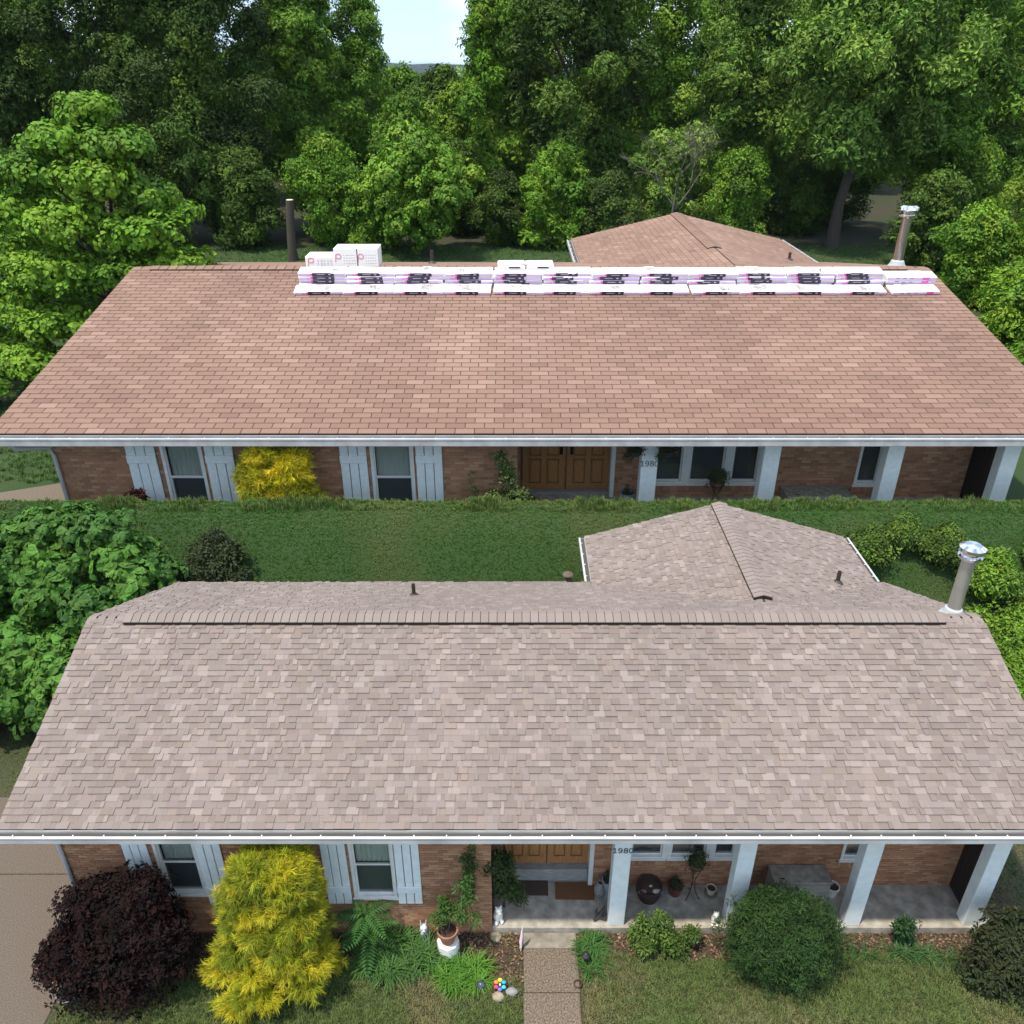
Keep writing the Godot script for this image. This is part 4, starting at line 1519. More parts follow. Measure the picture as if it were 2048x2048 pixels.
func forest() -> void:
	var sp := [spray(11, 18, 0.62, 0.23, 0.13, 0.15), spray(12, 16, 0.55, 0.19, 0.12, 0.3), spray(13, 14, 0.7, 0.30, 0.15, 0.1)]
	var heart := spray(14, 12, 0.38, 0.18, 0.15, 0.55, true)
	var ords := ["1st", "2nd", "3rd", "4th", "5th", "6th", "7th", "8th", "9th", "10th", "11th", "12th", "13th", "14th", "15th"]
	# x, distance, height, crown radius, crown starts at, tones, sprays, spray mesh, size
	var row := [
		[-33.5, 63, 18, 5.0, 0.12, DARK, 4200, 0, "dark green tall tree at the left end"],
		[-26.8, 62, 20, 4.8, 0.10, DARK, 4400, 1, "very dark tall tree behind the lime-green catalpa"],
		[-20.6, 60, 21, 5.6, 0.08, DARK, 6200, 1, "darkest and broadest tall tree, left of the cartons"],
		[-14.6, 64, 18, 4.0, 0.08, MID, 3600, 0, "tall tree just left of the sky gap, dark lower half"],
		[-10.9, 67, 16.5, 2.5, 0.1, MID, 2200, 1, "slim mid green tree left of the sky gap"],
		[-7.4, 64, 9.3, 3.0, 0.1, MID, 1900, 0, "low round tree under the sky gap, left one"],
		[-4.2, 69, 9.6, 2.6, 0.1, BRIGHT, 1500, 0, "low bright tree under the sky gap, right one"],
		[-1.3, 65, 17.0, 3.3, 0.1, BRIGHT, 3600, 0, "bright tall tree at the right edge of the sky gap"],
		[4.6, 62, 20, 5.0, 0.14, DARK, 5000, 0, "dark olive tall tree right of the sky gap"],
		[10.6, 66, 18, 4.2, 0.12, MID, 2600, 1, "mid green tall tree behind the bare branches"],
		[15.8, 63, 18, 4.2, 0.12, GREY, 2600, 0, "grey-green tall tree over the wing roof"],
		[21.6, 57, 19, 5.6, 0.26, GREY, 4200, 2, "big maple with a thick visible trunk near the flue"],
		[28.6, 60, 18, 4.8, 0.12, MID, 2900, 0, "tall tree with sky showing through, second from the right"],
		[35.0, 62, 18, 5.0, 0.12, GREY, 2600, 0, "tall grey-green tree at the right end"],
	]
	var k := 0
	for q in row:
		tree("forest_tree", q[8] + ", front row of woods", "tall trees of the woods", Vector3(q[0], ground_y(q[0], -q[1]), -q[1]), q[2], q[3], q[4], q[5], 300 + k, q[6], sp[q[7]], 0.75, 1.35, 0.16 + q[2] * 0.012, 22 if q[2] > 12 else 12, null, 0.0)
		k += 1
	var back := [[-43, 20, DARK], [-34, 21, DARK], [-26, 22, MID], [-18.5, 19, DARK], [-10.5, 10.9, MID], [-6.2, 10.7, DARK], [1.5, 20, DARK], [9, 21, MID], [17, 20, DARK], [25, 20, GREY], [33, 19, MID], [41, 20, DARK]]
	k = 0
	for q in back:
		var d: float = 82.0 + 5.0 * sin(k * 2.1)
		tree("forest_tree", "tree in the back row of the woods, %s from the left" % ords[k], "trees in the back row of the woods", Vector3(q[0], ground_y(q[0], -d), -d), q[1], 5.4 if q[1] > 12 else 3.2, 0.04, q[2], 400 + k, 3000 if q[1] > 12 else 1300, sp[0], 1.0, 1.7, 0.3, 18)
		k += 1
	var low := [
		[-29.0, 55, 6.5, 3.4, MID, "rounded bush of the lawn edge behind the catalpa tree"], [-23.5, 56, 4.6, 2.8, DARK, "dark bush of the lawn edge left of the cut trunk"], [-17.6, 57, 6.0, 2.8, DARK, "dark bush of the lawn edge right of the cut trunk"],
		[-12.2, 58, 6.6, 3.0, BRIGHT, "bright vine-covered bush left of the small catalpa"], [-9.4, 57, 4.4, 2.2, BRIGHT, "bright low bush touching the small catalpa on its left"], [-0.6, 58, 4.6, 2.0, DARK, "dark bush right of the small catalpa"],
		[2.9, 57, 6.4, 2.5, BRIGHT, "bright bush between the small catalpa and the wing roof"], [6.2, 56, 4.6, 2.3, DARK, "dark bush behind the left corner of the wing roof"], [10.0, 58, 7.0, 2.8, GREY, "grey-green bush behind the wing ridge"],
		[14.6, 57, 6.0, 2.6, MID, "bush behind the right slope of the wing roof"], [24.6, 50, 5.4, 2.6, DARK, "dark bush right of the big maple trunk"], [23.4, 42, 4.6, 2.4, BRIGHT, "bright leafy bush just behind the flue"],
		[28.6, 45, 8.2, 3.2, LIME, "yellow-green tall bush right of the flue"], [24.6, 36, 4.8, 2.5, MID, "mid green bush low right of the flue"], [20.8, 31, 3.4, 2.1, BRIGHT, "bright bush beside the right roof edge"],
		[18.6, 27, 2.3, 1.5, MID, "low bush under the right roof edge"], [17.8, 66, 7.5, 3.2, DARK, "dark bush seen under the big maple's crown, left of its trunk"], [24.2, 66, 7.5, 3.4, DARK, "dark bush seen under the big maple's crown, right of its trunk"],
		[26.6, 40, 6.2, 2.8, BRIGHT, "bright tall bush right behind the flue cap"], [31.0, 37, 7.0, 3.0, MID, "mid green tall bush at the right edge of the upper view"], [22.0, 34, 3.8, 2.1, BRIGHT, "bright bush low between the flue and the right roof edge"],
		[30.6, 58, 6.5, 3.0, MID, "bush deep behind the yellow-green bush"], [-33.5, 56, 7.0, 3.4, DARK, "bush at the far left under the tall trees"], [-4.0, 62, 6.0, 2.6, DARK, "dark bush deep behind the small catalpa"], [20.8, 62, 4.5, 2.4, DARK, "low dark bush right behind the big maple trunk"], [-22.5, 42, 5.8, 2.8, MID, "mid green bush left of the brown roof's corner"],
	]
	k = 0
	for q in low:
		tree("understory_bush", q[5], "bushes along the lawn edge", Vector3(q[0], ground_y(q[0], -q[1]), -q[1]), q[2], q[3], 0.02, q[4], 500 + k, 1500, sp[k % 2], 0.6, 1.1, 0.09, 14)
		k += 1
	tree("small_catalpa", "small sunlit catalpa tree standing on the back lawn", "", Vector3(-5.9, 0.8, -54.5), 7.4, 3.5, 0.16, BRIGHT, 610, 3600, heart, 0.85, 1.2, 0.12, 18)
	# the mass of the woods beyond
	rng.seed = 640
	var fx := []
	var fc := PackedColorArray()
	for i in 7000:
		var x := rf(-75.0, 75.0)
		var z := rf(-112.0, -94.0)
		var lim := 9.6 + 1.2 * soft.get_noise_1d(x * 6.0)
		fx.append(Transform3D(basis_to(Vector3(rf(-0.6, 0.6), 1, rf(-0.2, 0.9)), rf(2.0, 3.4)), Vector3(x, ground_y(x, z) + rf(0.0, lim), z)))
		fc.append(tone(MID[rng.randi() % 4] if rng.randf() < 0.5 else DARK[rng.randi() % 4], 0.3))
	var fw := scatter(self, "far_woods", sp[0], mats["leaf"], fx, fc)
	fw.set_meta("label", "mass of far woods behind the rows of tall trees")
	# big catalpa left of the brown roof
	rng.seed = 620
	var cb := Vector3(-15.4, 0.8, -31.5)
	var cat := thing("catalpa_tree", "lime-green catalpa with large heart-shaped leaves left of the brown roof", "tree", cb)
	var blobs := []
	var ends := []
	for q in [[-14.7, 10.3, -31.5, 1.0], [-15.6, 9.4, -31, 1.2], [-13.9, 9.2, -31, 1.1], [-16.8, 8.3, -31, 1.3], [-14.6, 8.2, -30.4, 1.3], [-13.2, 7.6, -31.4, 1.0], [-17.6, 7.0, -31, 1.4], [-15.8, 6.8, -30.0, 1.4], [-13.4, 6.4, -30.4, 1.3], [-12.4, 6.9, -31.6, 0.9], [-18.2, 5.4, -31, 1.4], [-16.4, 5.2, -29.8, 1.5], [-14.2, 5.0, -30.2, 1.4], [-12.5, 5.2, -30.8, 1.2], [-11.8, 4.6, -31.5, 1.0], [-18.8, 3.8, -30.4, 1.3], [-16.8, 3.4, -29.6, 1.4], [-14.8, 3.3, -29.8, 1.3], [-13.2, 3.8, -31.0, 1.1], [-17.6, 2.2, -28.6, 1.2], [-15.6, 2.1, -28.4, 1.1], [-19.6, 2.4, -30.0, 1.3], [-18.6, 1.7, -27.2, 0.9]]:
		var p := Vector3(q[0], q[1], q[2])
		blobs.append([p, Vector3(q[3], q[3] * 0.42, q[3]), rng.randi() % 3])
		ends.append(p)
	part(cat, "trunk", trunk_mesh(cb - Vector3(0, 0.1, 0), Vector3(-14.8, 10.0, -31.5), 0.24, ends), mats["bark"])
	crown(cat, "crown", blobs, 6200, heart, leafm("bigleaf", lin(0.24, 0.38, 0.03), 0.55), [Color(0.125, 0.25, 0.018), Color(0.155, 0.285, 0.022), Color(0.10, 0.21, 0.018)], 0.75, 1.15, 0.22, 0.8, 0.55)
	# bare dead tree in front of the woods
	rng.seed = 630
	var bt := thing("bare_tree", "leafless grey tree with thin tangled branches before the woods", "tree", Vector3(10.4, 0.8, -55.5))
	var bm := MB.new()
	twig(bm, Vector3(10.4, 0.7, -55.5), Vector3(0.02, 1, 0.05), 4.2, 0.1, 5)
	part(bt, "trunk", bm, grainm("dead_bark", lin(0.24, 0.22, 0.18), 0.9, "bark", 0.03, 0.45, 1.0, 1.1))
	# brown withered bush behind the wing
	var wb := thing("withered_bush", "rust-brown withered bush behind the wing roof ridge", "bush", Vector3(10.9, 0.8, -47.5))
	part(wb, "stem", trunk_mesh(Vector3(10.9, 0.75, -47.5), Vector3(10.9, 3.2, -47.5), 0.05, [Vector3(10.3, 3.0, -47.5), Vector3(11.5, 2.9, -47.3)], 6), mats["bark"])
	crown(wb, "crown", [[Vector3(10.6, 3.0, -47.5), Vector3(0.7, 0.8, 0.6), 0], [Vector3(11.4, 2.7, -47.4), Vector3(0.7, 0.7, 0.6), 0]], 320, sp[1], mats["leaf"], [Color(0.12, 0.06, 0.03)], 0.5, 0.8)
	# cut trunk on the back lawn
	var sb := Vector3(-13.75, 0.8, -52.5)
	var stump := thing("cut_trunk", "tall cut-off tree trunk with a pale sawn top on the lawn", "tree trunk", sb)
	var sm := MB.new()
	sm.tube([sb - Vector3(0, 0.1, 0), sb + Vector3(0.03, 0.7, 0), sb + Vector3(0.12, 2.2, 0), sb + Vector3(0.25, 3.6, 0)], [0.4, 0.28, 0.25, 0.24], 12)
	part(stump, "bark", sm, mats["bark"])
	var tp := MB.new()
	tp.lathe([Vector2(0.22, 0), Vector2(0.22, 0.03), Vector2(0.18, 0.04), Vector2(0, 0.04)], 12, sb + Vector3(0.25, 3.6, 0))
	part(stump, "sawn_top", tp, plainm("sawn", lin(0.62, 0.54, 0.42), 0.9))

func twig(mb: MB, p: Vector3, d: Vector3, l: float, r: float, depth: int) -> void:
	var q := p + d.normalized() * l
	var m := p.lerp(q, 0.5) + Vector3(rf(-0.1, 0.1), 0, rf(-0.1, 0.1)) * l * 0.6
	mb.tube([p, m, q], [r, r * 0.8, r * 0.6], 5, false)
	if depth <= 0:
		return
	for i in 3:
		var nd := (d.normalized() + Vector3(rf(-0.85, 0.85), rf(-0.35, 0.5), rf(-0.85, 0.85))).normalized()
		twig(mb, p.lerp(q, rf(0.55, 1.0)), nd, l * rf(0.55, 0.78), r * 0.6, depth - 1)

func bank_plants() -> void:
	var heart := spray(24, 10, 0.22, 0.15, 0.125, 0.5, true)
	var small := spray(25, 20, 0.24, 0.075, 0.045, 0.2)
	var mid := spray(26, 16, 0.26, 0.11, 0.06, 0.2)
	rng.seed = 700
	var b := Vector3(-9.3, ground_y(-9.3, -13.6), -13.6)
	var cat := thing("young_catalpa", "dense green catalpa with heart leaves beside the new roof's left end", "tree", b)
	var blobs := []
	var ends := []
	for i in 44:
		var p := Vector3(rf(-12.6, -7.7), 0, rf(-16.0, -11.6))
		p.y = ground_y(p.x, p.z) + rf(0.5, 1.1 + 1.5 * (1.0 - absf(p.z + 14.6) / 3.0))
		p.y = minf(p.y, 3.0 - maxf(0.0, -p.z - 15.2) * 0.3)
		blobs.append([p, Vector3(0.55, 0.36, 0.55), i % 3])
		ends.append(p)
	for q in [[-8.3, 2.5, -14.6], [-7.9, 2.2, -14.2], [-8.6, 2.9, -15.0], [-8.1, 1.6, -13.4], [-7.7, 1.9, -14.9], [-9.2, 2.9, -15.2], [-8.7, 1.9, -13.8], [-10.0, 2.9, -15.2], [-7.6, 1.5, -13.9], [-9.4, 2.3, -14.2], [-10.4, 2.3, -14.4]]:
		var p := Vector3(q[0], q[1], q[2])
		blobs.append([p, Vector3(0.55, 0.36, 0.55), rng.randi() % 3])
	part(cat, "trunk", trunk_mesh(b - Vector3(0, 0.1, 0), b + Vector3(0.1, 2.2, -0.3), 0.1, ends.slice(0, 9), 7), mats["bark"])
	crown(cat, "crown", blobs, 5600, heart, leafm("bigleaf", lin(0.24, 0.38, 0.03), 0.55), [Color(0.06, 0.15, 0.022), Color(0.075, 0.18, 0.026), Color(0.05, 0.125, 0.022)], 0.75, 1.15, 0.25, 0.8, 0.5)
	bush("dark_bush", "dark small-leaved bush right of the green catalpa on the bank", "bush", Vector3(-6.65, ground_y(-6.65, -15.6), -15.6), [[Vector3(-0.1, 0.4, 0), Vector3(0.42, 0.4, 0.4)], [Vector3(-0.3, 0.9, -0.2), Vector3(0.32, 0.34, 0.3)], [Vector3(0.2, 0.85, -0.2), Vector3(0.28, 0.3, 0.3)], [Vector3(-0.45, 0.55, 0.2), Vector3(0.3, 0.3, 0.3)], [Vector3(0.45, 0.4, 0.1), Vector3(0.22, 0.3, 0.2)], [Vector3(-0.05, 1.15, -0.3), Vector3(0.22, 0.2, 0.2)]], 760, small, [Color(0.030, 0.046, 0.020), Color(0.040, 0.058, 0.024), Color(0.046, 0.066, 0.022)], 0.6, 1.3, mats["leaf"], 701)
	var wood := [
		[8.25, -16.1, 0.42, "dark shrub touching the right corner of the pink-grey wing"], [9.1, -16.35, 0.36, "dark shrub on the bank, second right of the pink-grey wing"], [9.95, -16.1, 0.44, "dark tall shrub on the bank behind the nearer flue"],
		[10.9, -15.6, 0.55, "leafy shrub on the bank right of the nearer flue"], [11.6, -14.6, 0.75, "leafy shrub at the right edge of the bank, upper one"], [10.6, -13.3, 0.7, "leafy shrub at the right edge below the nearer flue"],
		[12.4, -16.0, 0.5, "dark shrub at the far right top of the bank"], [10.3, -14.6, 0.5, "leafy shrub on the bank between the flue and the edge"],
		[9.6, -12.2, 0.55, "small shrub by the right end of the new roof"],
	]
	var k := 0
	for q in wood:
		var r: float = q[2]
		bush("bank_shrub", q[3], "bush", Vector3(q[0], ground_y(q[0], q[1]), q[1]), [[Vector3(0, r * 0.6, 0), Vector3(r, r * 0.65, r)], [Vector3(0.3 * r, r * 1.1, -0.2), Vector3(r * 0.6, r * 0.5, r * 0.6)], [Vector3(-0.5 * r, r * 0.8, 0.1), Vector3(r * 0.6, r * 0.5, r * 0.6)]], 750, mid if k > 2 else small, MID if k > 2 else DARK, 0.6, 1.1, mats["leaf"], 710 + k)
		k += 1
	# wooden bird feeder post
	var fb := Vector3(1.27, ground_y(1.27, -15.55), -15.55)
	var fd := thing("bird_feeder", "small weathered wooden bird feeder on a post by the wing gutter", "bird feeder", fb)
	var pm := MB.new()
	pm.tube([fb - Vector3(0, 0.1, 0), fb + Vector3(0, 0.34, 0)], [0.05, 0.04], 8)
	part(fd, "post", pm, grainm("old_wood", lin(0.30, 0.23, 0.17), 0.9, "woodgrain", 0.02, 0.72, 1.0, 1.4))
	var hm := MB.new()
	hm.bevel(Transform3D(Basis(), fb + Vector3(0, 0.42, 0)), Vector3(0.075, 0.085, 0.07), 0.01)
	part(fd, "body", hm, mats["old_wood"])
	var tm := MB.new()
	tm.lathe([Vector2(0.13, 0.5), Vector2(0.12, 0.52), Vector2(0.03, 0.57), Vector2(0, 0.57)], 10, fb)
	part(fd, "roof", tm, plainm("feeder_roof", lin(0.12, 0.09, 0.07), 0.9))

func bush(called: String, label: String, category: String, at: Vector3, shape: Array, count: int, mesh: Mesh, cols: Array, smin: float, smax: float, mat: Material, sd: int, stem := 0.03, group := "", up := 0.5) -> Node3D:
	rng.seed = sd
	var t := thing(called, label, category, at, group)
	var blobs := []
	var ends := []
	var top := 0.1
	for q in shape:
		blobs.append([at + q[0], q[1], rng.randi() % cols.size() if q.size() > 2 else -1])
		ends.append(at + q[0])
		top = maxf(top, q[0].y)
	for i in 6:
		var q: Array = shape[rng.randi() % shape.size()]
		var g := rf(0, TAU)
		ends.append(at + q[0] + Vector3(cos(g) * q[1].x, rf(-0.2, 0.4) * q[1].y, sin(g) * q[1].z) * 0.7)
	part(t, "stem", trunk_mesh(at - Vector3(0, 0.05, 0), at + Vector3(0, top, 0), stem, ends, 6), mats["bark"])
	crown(t, "foliage", blobs, count, mesh, mat, cols, smin, smax, 0.3, up, 0.3)
	return t

func front_plants() -> void:
	var tiny := spray(31, 16, 0.13, 0.06, 0.036, 0.1)
	var glossy := spray(32, 14, 0.13, 0.065, 0.032, 0.0)
	var needle := spray(33, 34, 0.12, 0.05, 0.012, 0.0)
	var threads := thread_spray(34, 40, 0.15, 0.003)
	var gold := [Color(0.44, 0.42, 0.022), Color(0.50, 0.46, 0.03), Color(0.34, 0.36, 0.022), Color(0.19, 0.23, 0.02), Color(0.26, 0.29, 0.02)]
	bush("purple_bush", "big dark purple-leaved bush at the left front corner of the nearer house", "bush", Vector3(-5.5, 0, -7.05), [[Vector3(0, 0.62, 0.05), Vector3(0.84, 0.6, 0.6)], [Vector3(-0.5, 0.75, 0.1), Vector3(0.42, 0.46, 0.42)], [Vector3(0.05, 1.15, -0.1), Vector3(0.7, 0.5, 0.5)], [Vector3(0.4, 1.5, -0.25), Vector3(0.38, 0.42, 0.34)], [Vector3(-0.4, 1.35, -0.25), Vector3(0.34, 0.34, 0.3)], [Vector3(-0.84, 0.72, 0.15), Vector3(0.2, 0.2, 0.2)], [Vector3(0.6, 0.9, 0.0), Vector3(0.45, 0.45, 0.42)]], 5200, tiny, [Color(0.015, 0.011, 0.011), Color(0.018, 0.011, 0.011), Color(0.013, 0.010, 0.010), Color(0.026, 0.013, 0.013)], 0.6, 1.05, mats["darkleaf"], 801, 0.05)
	var pads := []
	rng.seed = 802
	for i in 84:
		var f := pow(rf(0.0, 1.0), 0.85)
		var y := 0.12 + 2.15 * f
		var g := rf(0, TAU)
		var wr := lerpf(1.0, 0.42, pow(f, 1.25))
		var q := Vector3(cos(g) * wr * 0.72 + 0.14 * f, y, sin(g) * wr * 0.5 + 0.05 - 0.3 * f)
		pads.append([q, Vector3(0.2, 0.085, 0.18) * rf(0.7, 1.25), 1])
	pads.append([Vector3(0, 0.9, -0.1), Vector3(0.5, 0.8, 0.35)])
	bush("gold_cypress", "tall golden threadleaf cypress before the new-roofed house", "bush", Vector3(-3.36, 0, -7.02), pads, 8000, threads, gold, 0.65, 1.1, mats["needle"], 803, 0.06, "", -0.25)
	bush("yew_ball", "clipped round dark green yew before the second porch post", "bush", Vector3(3.84, 0, -7.26), [[Vector3(0, 0.62, 0), Vector3(0.72, 0.62, 0.5)], [Vector3(0.2, 0.85, 0), Vector3(0.45, 0.42, 0.4)], [Vector3(-0.2, 0.9, -0.05), Vector3(0.42, 0.4, 0.36)]], 4600, needle, [Color(0.028, 0.062, 0.018), Color(0.036, 0.080, 0.022), Color(0.048, 0.095, 0.026)], 0.6, 1.45, mats["leaf"], 804)
	bush("azalea", "loose light green shrub between the first two porch posts", "bush", Vector3(2.15, 0, -7.55), [[Vector3(-0.3, 0.36, 0), Vector3(0.15, 0.14, 0.12)], [Vector3(-0.08, 0.44, 0.03), Vector3(0.16, 0.13, 0.14)], [Vector3(0.13, 0.34, 0.08), Vector3(0.17, 0.14, 0.14)], [Vector3(-0.18, 0.22, 0.12), Vector3(0.18, 0.13, 0.13)], [Vector3(0.28, 0.2, 0.1), Vector3(0.16, 0.12, 0.12)], [Vector3(0.5, 0.33, 0.0), Vector3(0.11, 0.11, 0.1)], [Vector3(-0.26, 0.62, -0.02), Vector3(0.09, 0.12, 0.08)], [Vector3(-0.02, 0.66, -0.02), Vector3(0.08, 0.1, 0.08)], [Vector3(0.12, 0.56, 0), Vector3(0.08, 0.09, 0.08)]], 270, glossy, [Color(0.085, 0.145, 0.03), Color(0.11, 0.175, 0.036), Color(0.06, 0.105, 0.026)], 0.55, 1.1, mats["leaf"], 805, 0.014)
	bush("dark_shrub", "dark olive shrub at the right edge before the last post", "bush", Vector3(7.08, 0, -7.1), [[Vector3(0, 0.42, 0.05), Vector3(0.52, 0.4, 0.4)], [Vector3(-0.1, 0.75, -0.12), Vector3(0.34, 0.3, 0.3)], [Vector3(-0.35, 0.35, 0.1), Vector3(0.28, 0.28, 0.25)], [Vector3(0.4, 0.62, 0), Vector3(0.4, 0.4, 0.34)], [Vector3(0.05, 0.98, -0.2), Vector3(0.2, 0.2, 0.18)]], 1900, tiny, [Color(0.034, 0.046, 0.020), Color(0.044, 0.056, 0.024), Color(0.028, 0.036, 0.018)], 0.6, 1.2, mats["leaf"], 806)
	# daylilies and strap-leaved clumps
	var strap := [strap_clump(41, 26, 0.42, 0.009), strap_clump(42, 22, 0.34, 0.008), strap_clump(43, 24, 0.3, 0.007)]
	clump("daylily_bed", "wide dark green strap-leaved clump under the second window", Vector3(-1.72, 0, -7.4), Vector2(0.62, 0.3), 48, strap[0], [Color(0.05, 0.12, 0.03), Color(0.065, 0.15, 0.034)], 811)
	clump("tall_grass", "bright green flopping grass clump before the white pedestal", Vector3(-0.72, 0, -7.08), Vector2(0.42, 0.22), 36, strap[1], [Color(0.065, 0.175, 0.022), Color(0.09, 0.21, 0.026)], 812)
	clump("grass_clump", "dark green grass clump right of the front path", Vector3(1.2, 0, -7.42), Vector2(0.16, 0.32), 22, strap[2], [Color(0.045, 0.13, 0.03), Color(0.06, 0.15, 0.034)], 813)
	clump("daylily", "green daylily clump between the last two porch posts", Vector3(5.92, 0, -7.42), Vector2(0.28, 0.14), 10, strap[2], [Color(0.045, 0.11, 0.034), Color(0.055, 0.125, 0.036)], 814)
	clump("daylily", "small daylily tuft right of the round yew", Vector3(5.22, 0, -7.42), Vector2(0.08, 0.05), 2, strap[2], [Color(0.045, 0.11, 0.034)], 815)
	clump("daylily", "daylily tuft touching the dark olive shrub", Vector3(6.42, 0, -7.36), Vector2(0.1, 0.06), 3, strap[2], [Color(0.05, 0.105, 0.034)], 816)
	bush("lily_stalks", "upright leafy lily stalks at the porch edge above the daylilies", "plant", Vector3(5.82, 0, -7.62), [[Vector3(0, 0.36, 0), Vector3(0.14, 0.2, 0.1)]], 70, glossy, [Color(0.03, 0.075, 0.028)], 0.6, 1.0, mats["leaf"], 817, 0.01)
	# sumac with pinnate leaves
	rng.seed = 820
	var sb := Vector3(-2.1, 0, -7.6)
	var sm := thing("sumac", "young sumac with long feathery leaves before the second window", "plant", sb)
	part(sm, "stem", trunk_mesh(sb - Vector3(0, 0.05, 0), sb + Vector3(0.0, 0.95, 0.05), 0.018, [sb + Vector3(-0.2, 0.8, 0.05), sb + Vector3(0.2, 0.75, 0.08)], 6), mats["bark"])
	var fm := frond(44, 0.5, 11, 0.14, 0.036)
	var xf := []
	var cc := PackedColorArray()
	for i in 19:
		var g := i * 2.4
		var lift := rf(-0.15, 0.6)
		var bs := Basis(Vector3.UP, g) * Basis(Vector3.BACK, lift)
		xf.append(Transform3D(bs.scaled(Vector3.ONE * rf(0.75, 1.1)), sb + Vector3(0.0, 0.35 + 0.62 * i / 19.0, 0.1)))
		cc.append(tone(Color(0.045, 0.125, 0.03), 0.25))
	scatter(sm, "fronds", fm, mats["leaf"], xf, cc)
	# potted shrub on a white pedestal
	var pb := Vector3(-0.94, 0, -7.48)
	var pd := MB.new()
	pd.lathe([Vector2(0.155, 0), Vector2(0.165, 0.02), Vector2(0.165, 0.28), Vector2(0.155, 0.3), Vector2(0, 0.3)], 8, pb)
	solo("white_pedestal", "white eight-sided pedestal under the terracotta pot", "pedestal", pd, grainm("white_stone", lin(0.78, 0.78, 0.76), 0.7, "paintwear", 0.015, 0.94, 1.0, 1.2), pb)
	var pp := pb + Vector3(0, 0.3, 0)
	var pot := thing("potted_shrub", "sparse leafy shrub in a terracotta pot on the white pedestal", "potted plant", pp)
	var pm := MB.new()
	pm.lathe([Vector2(0.1, 0), Vector2(0.135, 0.19), Vector2(0.155, 0.19), Vector2(0.158, 0.25), Vector2(0.135, 0.25), Vector2(0.13, 0.2)], 20, pp)
	part(pot, "pot", pm, grainm("terracotta", lin(0.42, 0.20, 0.13), 0.85, "concrete", 0.012, 0.68, 1.0, 0.7))
	var so := MB.new()
	so.lathe([Vector2(0.132, 0.2), Vector2(0.06, 0.215), Vector2(0, 0.215)], 14, pp)
	part(pot, "soil", so, plainm("soil", lin(0.06, 0.035, 0.025), 0.95))
	var ends := []
	var blobs := []
	for q in [[-0.12, 0.5, 0.0, 0.14], [0.05, 0.58, -0.02, 0.14], [0.22, 0.62, 0.0, 0.13], [0.3, 0.85, -0.06, 0.12], [0.26, 1.05, -0.1, 0.11], [0.4, 0.52, 0.0, 0.1], [0.32, 1.25, -0.12, 0.1], [-0.02, 0.75, -0.05, 0.09]]:
		var p := pp + Vector3(q[0], q[1], q[2])
		ends.append(p)
		blobs.append([p, Vector3.ONE * q[3], -1])
	part(pot, "stem", trunk_mesh(pp + Vector3(0, 0.18, 0), pp + Vector3(0.12, 0.75, -0.03), 0.014, ends, 5), mats["bark"])
	rng.seed = 822
	crown(pot, "foliage", blobs, 130, glossy, mats["leaf"], [Color(0.06, 0.145, 0.03), Color(0.05, 0.115, 0.028)], 0.5, 0.9, 0.3, 0.5, 0.2)
	# vine shrub at the porch corner
	bush("corner_vine", "leafy climbing shrub at the brick corner left of the nearer door", "plant", Vector3(-0.12, 0.15, -8.12), [[Vector3(-0.12, 0.75, 0.08), Vector3(0.2, 0.2, 0.14)], [Vector3(-0.05, 1.05, 0.05), Vector3(0.22, 0.2, 0.15)], [Vector3(0.02, 0.55, 0.06), Vector3(0.24, 0.16, 0.15)], [Vector3(0.15, 0.42, 0.1), Vector3(0.18, 0.12, 0.12)], [Vector3(-0.2, 1.3, 0.25), Vector3(0.14, 0.16, 0.1)]], 360, glossy, [Color(0.055, 0.09, 0.028), Color(0.07, 0.11, 0.034), Color(0.05, 0.07, 0.028)], 0.6, 1.0, mats["leaf"], 823, 0.014)
	bush("wall_vine", "thin vine climbing the brick beside the nearer porch", "plant", Vector3(-0.62, 0.0, -7.72), [[Vector3(0.0, 1.15, 0), Vector3(0.08, 0.22, 0.05)], [Vector3(0.02, 1.6, 0), Vector3(0.09, 0.2, 0.05)], [Vector3(0.05, 1.95, 0), Vector3(0.08, 0.14, 0.05)]], 46, glossy, [Color(0.05, 0.10, 0.028)], 0.5, 0.85, mats["leaf"], 824, 0.008)

func clump(called: String, label: String, at: Vector3, r: Vector2, count: int, mesh: Mesh, cols: Array, sd: int) -> void:
	rng.seed = sd
	var t := thing(called, label, "plant", at)
	var xf := []
	var cc := PackedColorArray()
	for i in count:
		var g := rf(0, TAU)
		var q := sqrt(rf(0, 1))
		xf.append(Transform3D(Basis(Vector3.UP, rf(0, TAU)).scaled(Vector3.ONE * rf(0.75, 1.15)), at + Vector3(cos(g) * r.x * q, -0.01, sin(g) * r.y * q)))
		cc.append(tone(cols[rng.randi() % cols.size()], 0.25))
	scatter(t, "foliage", mesh, mats["grass"], xf, cc)

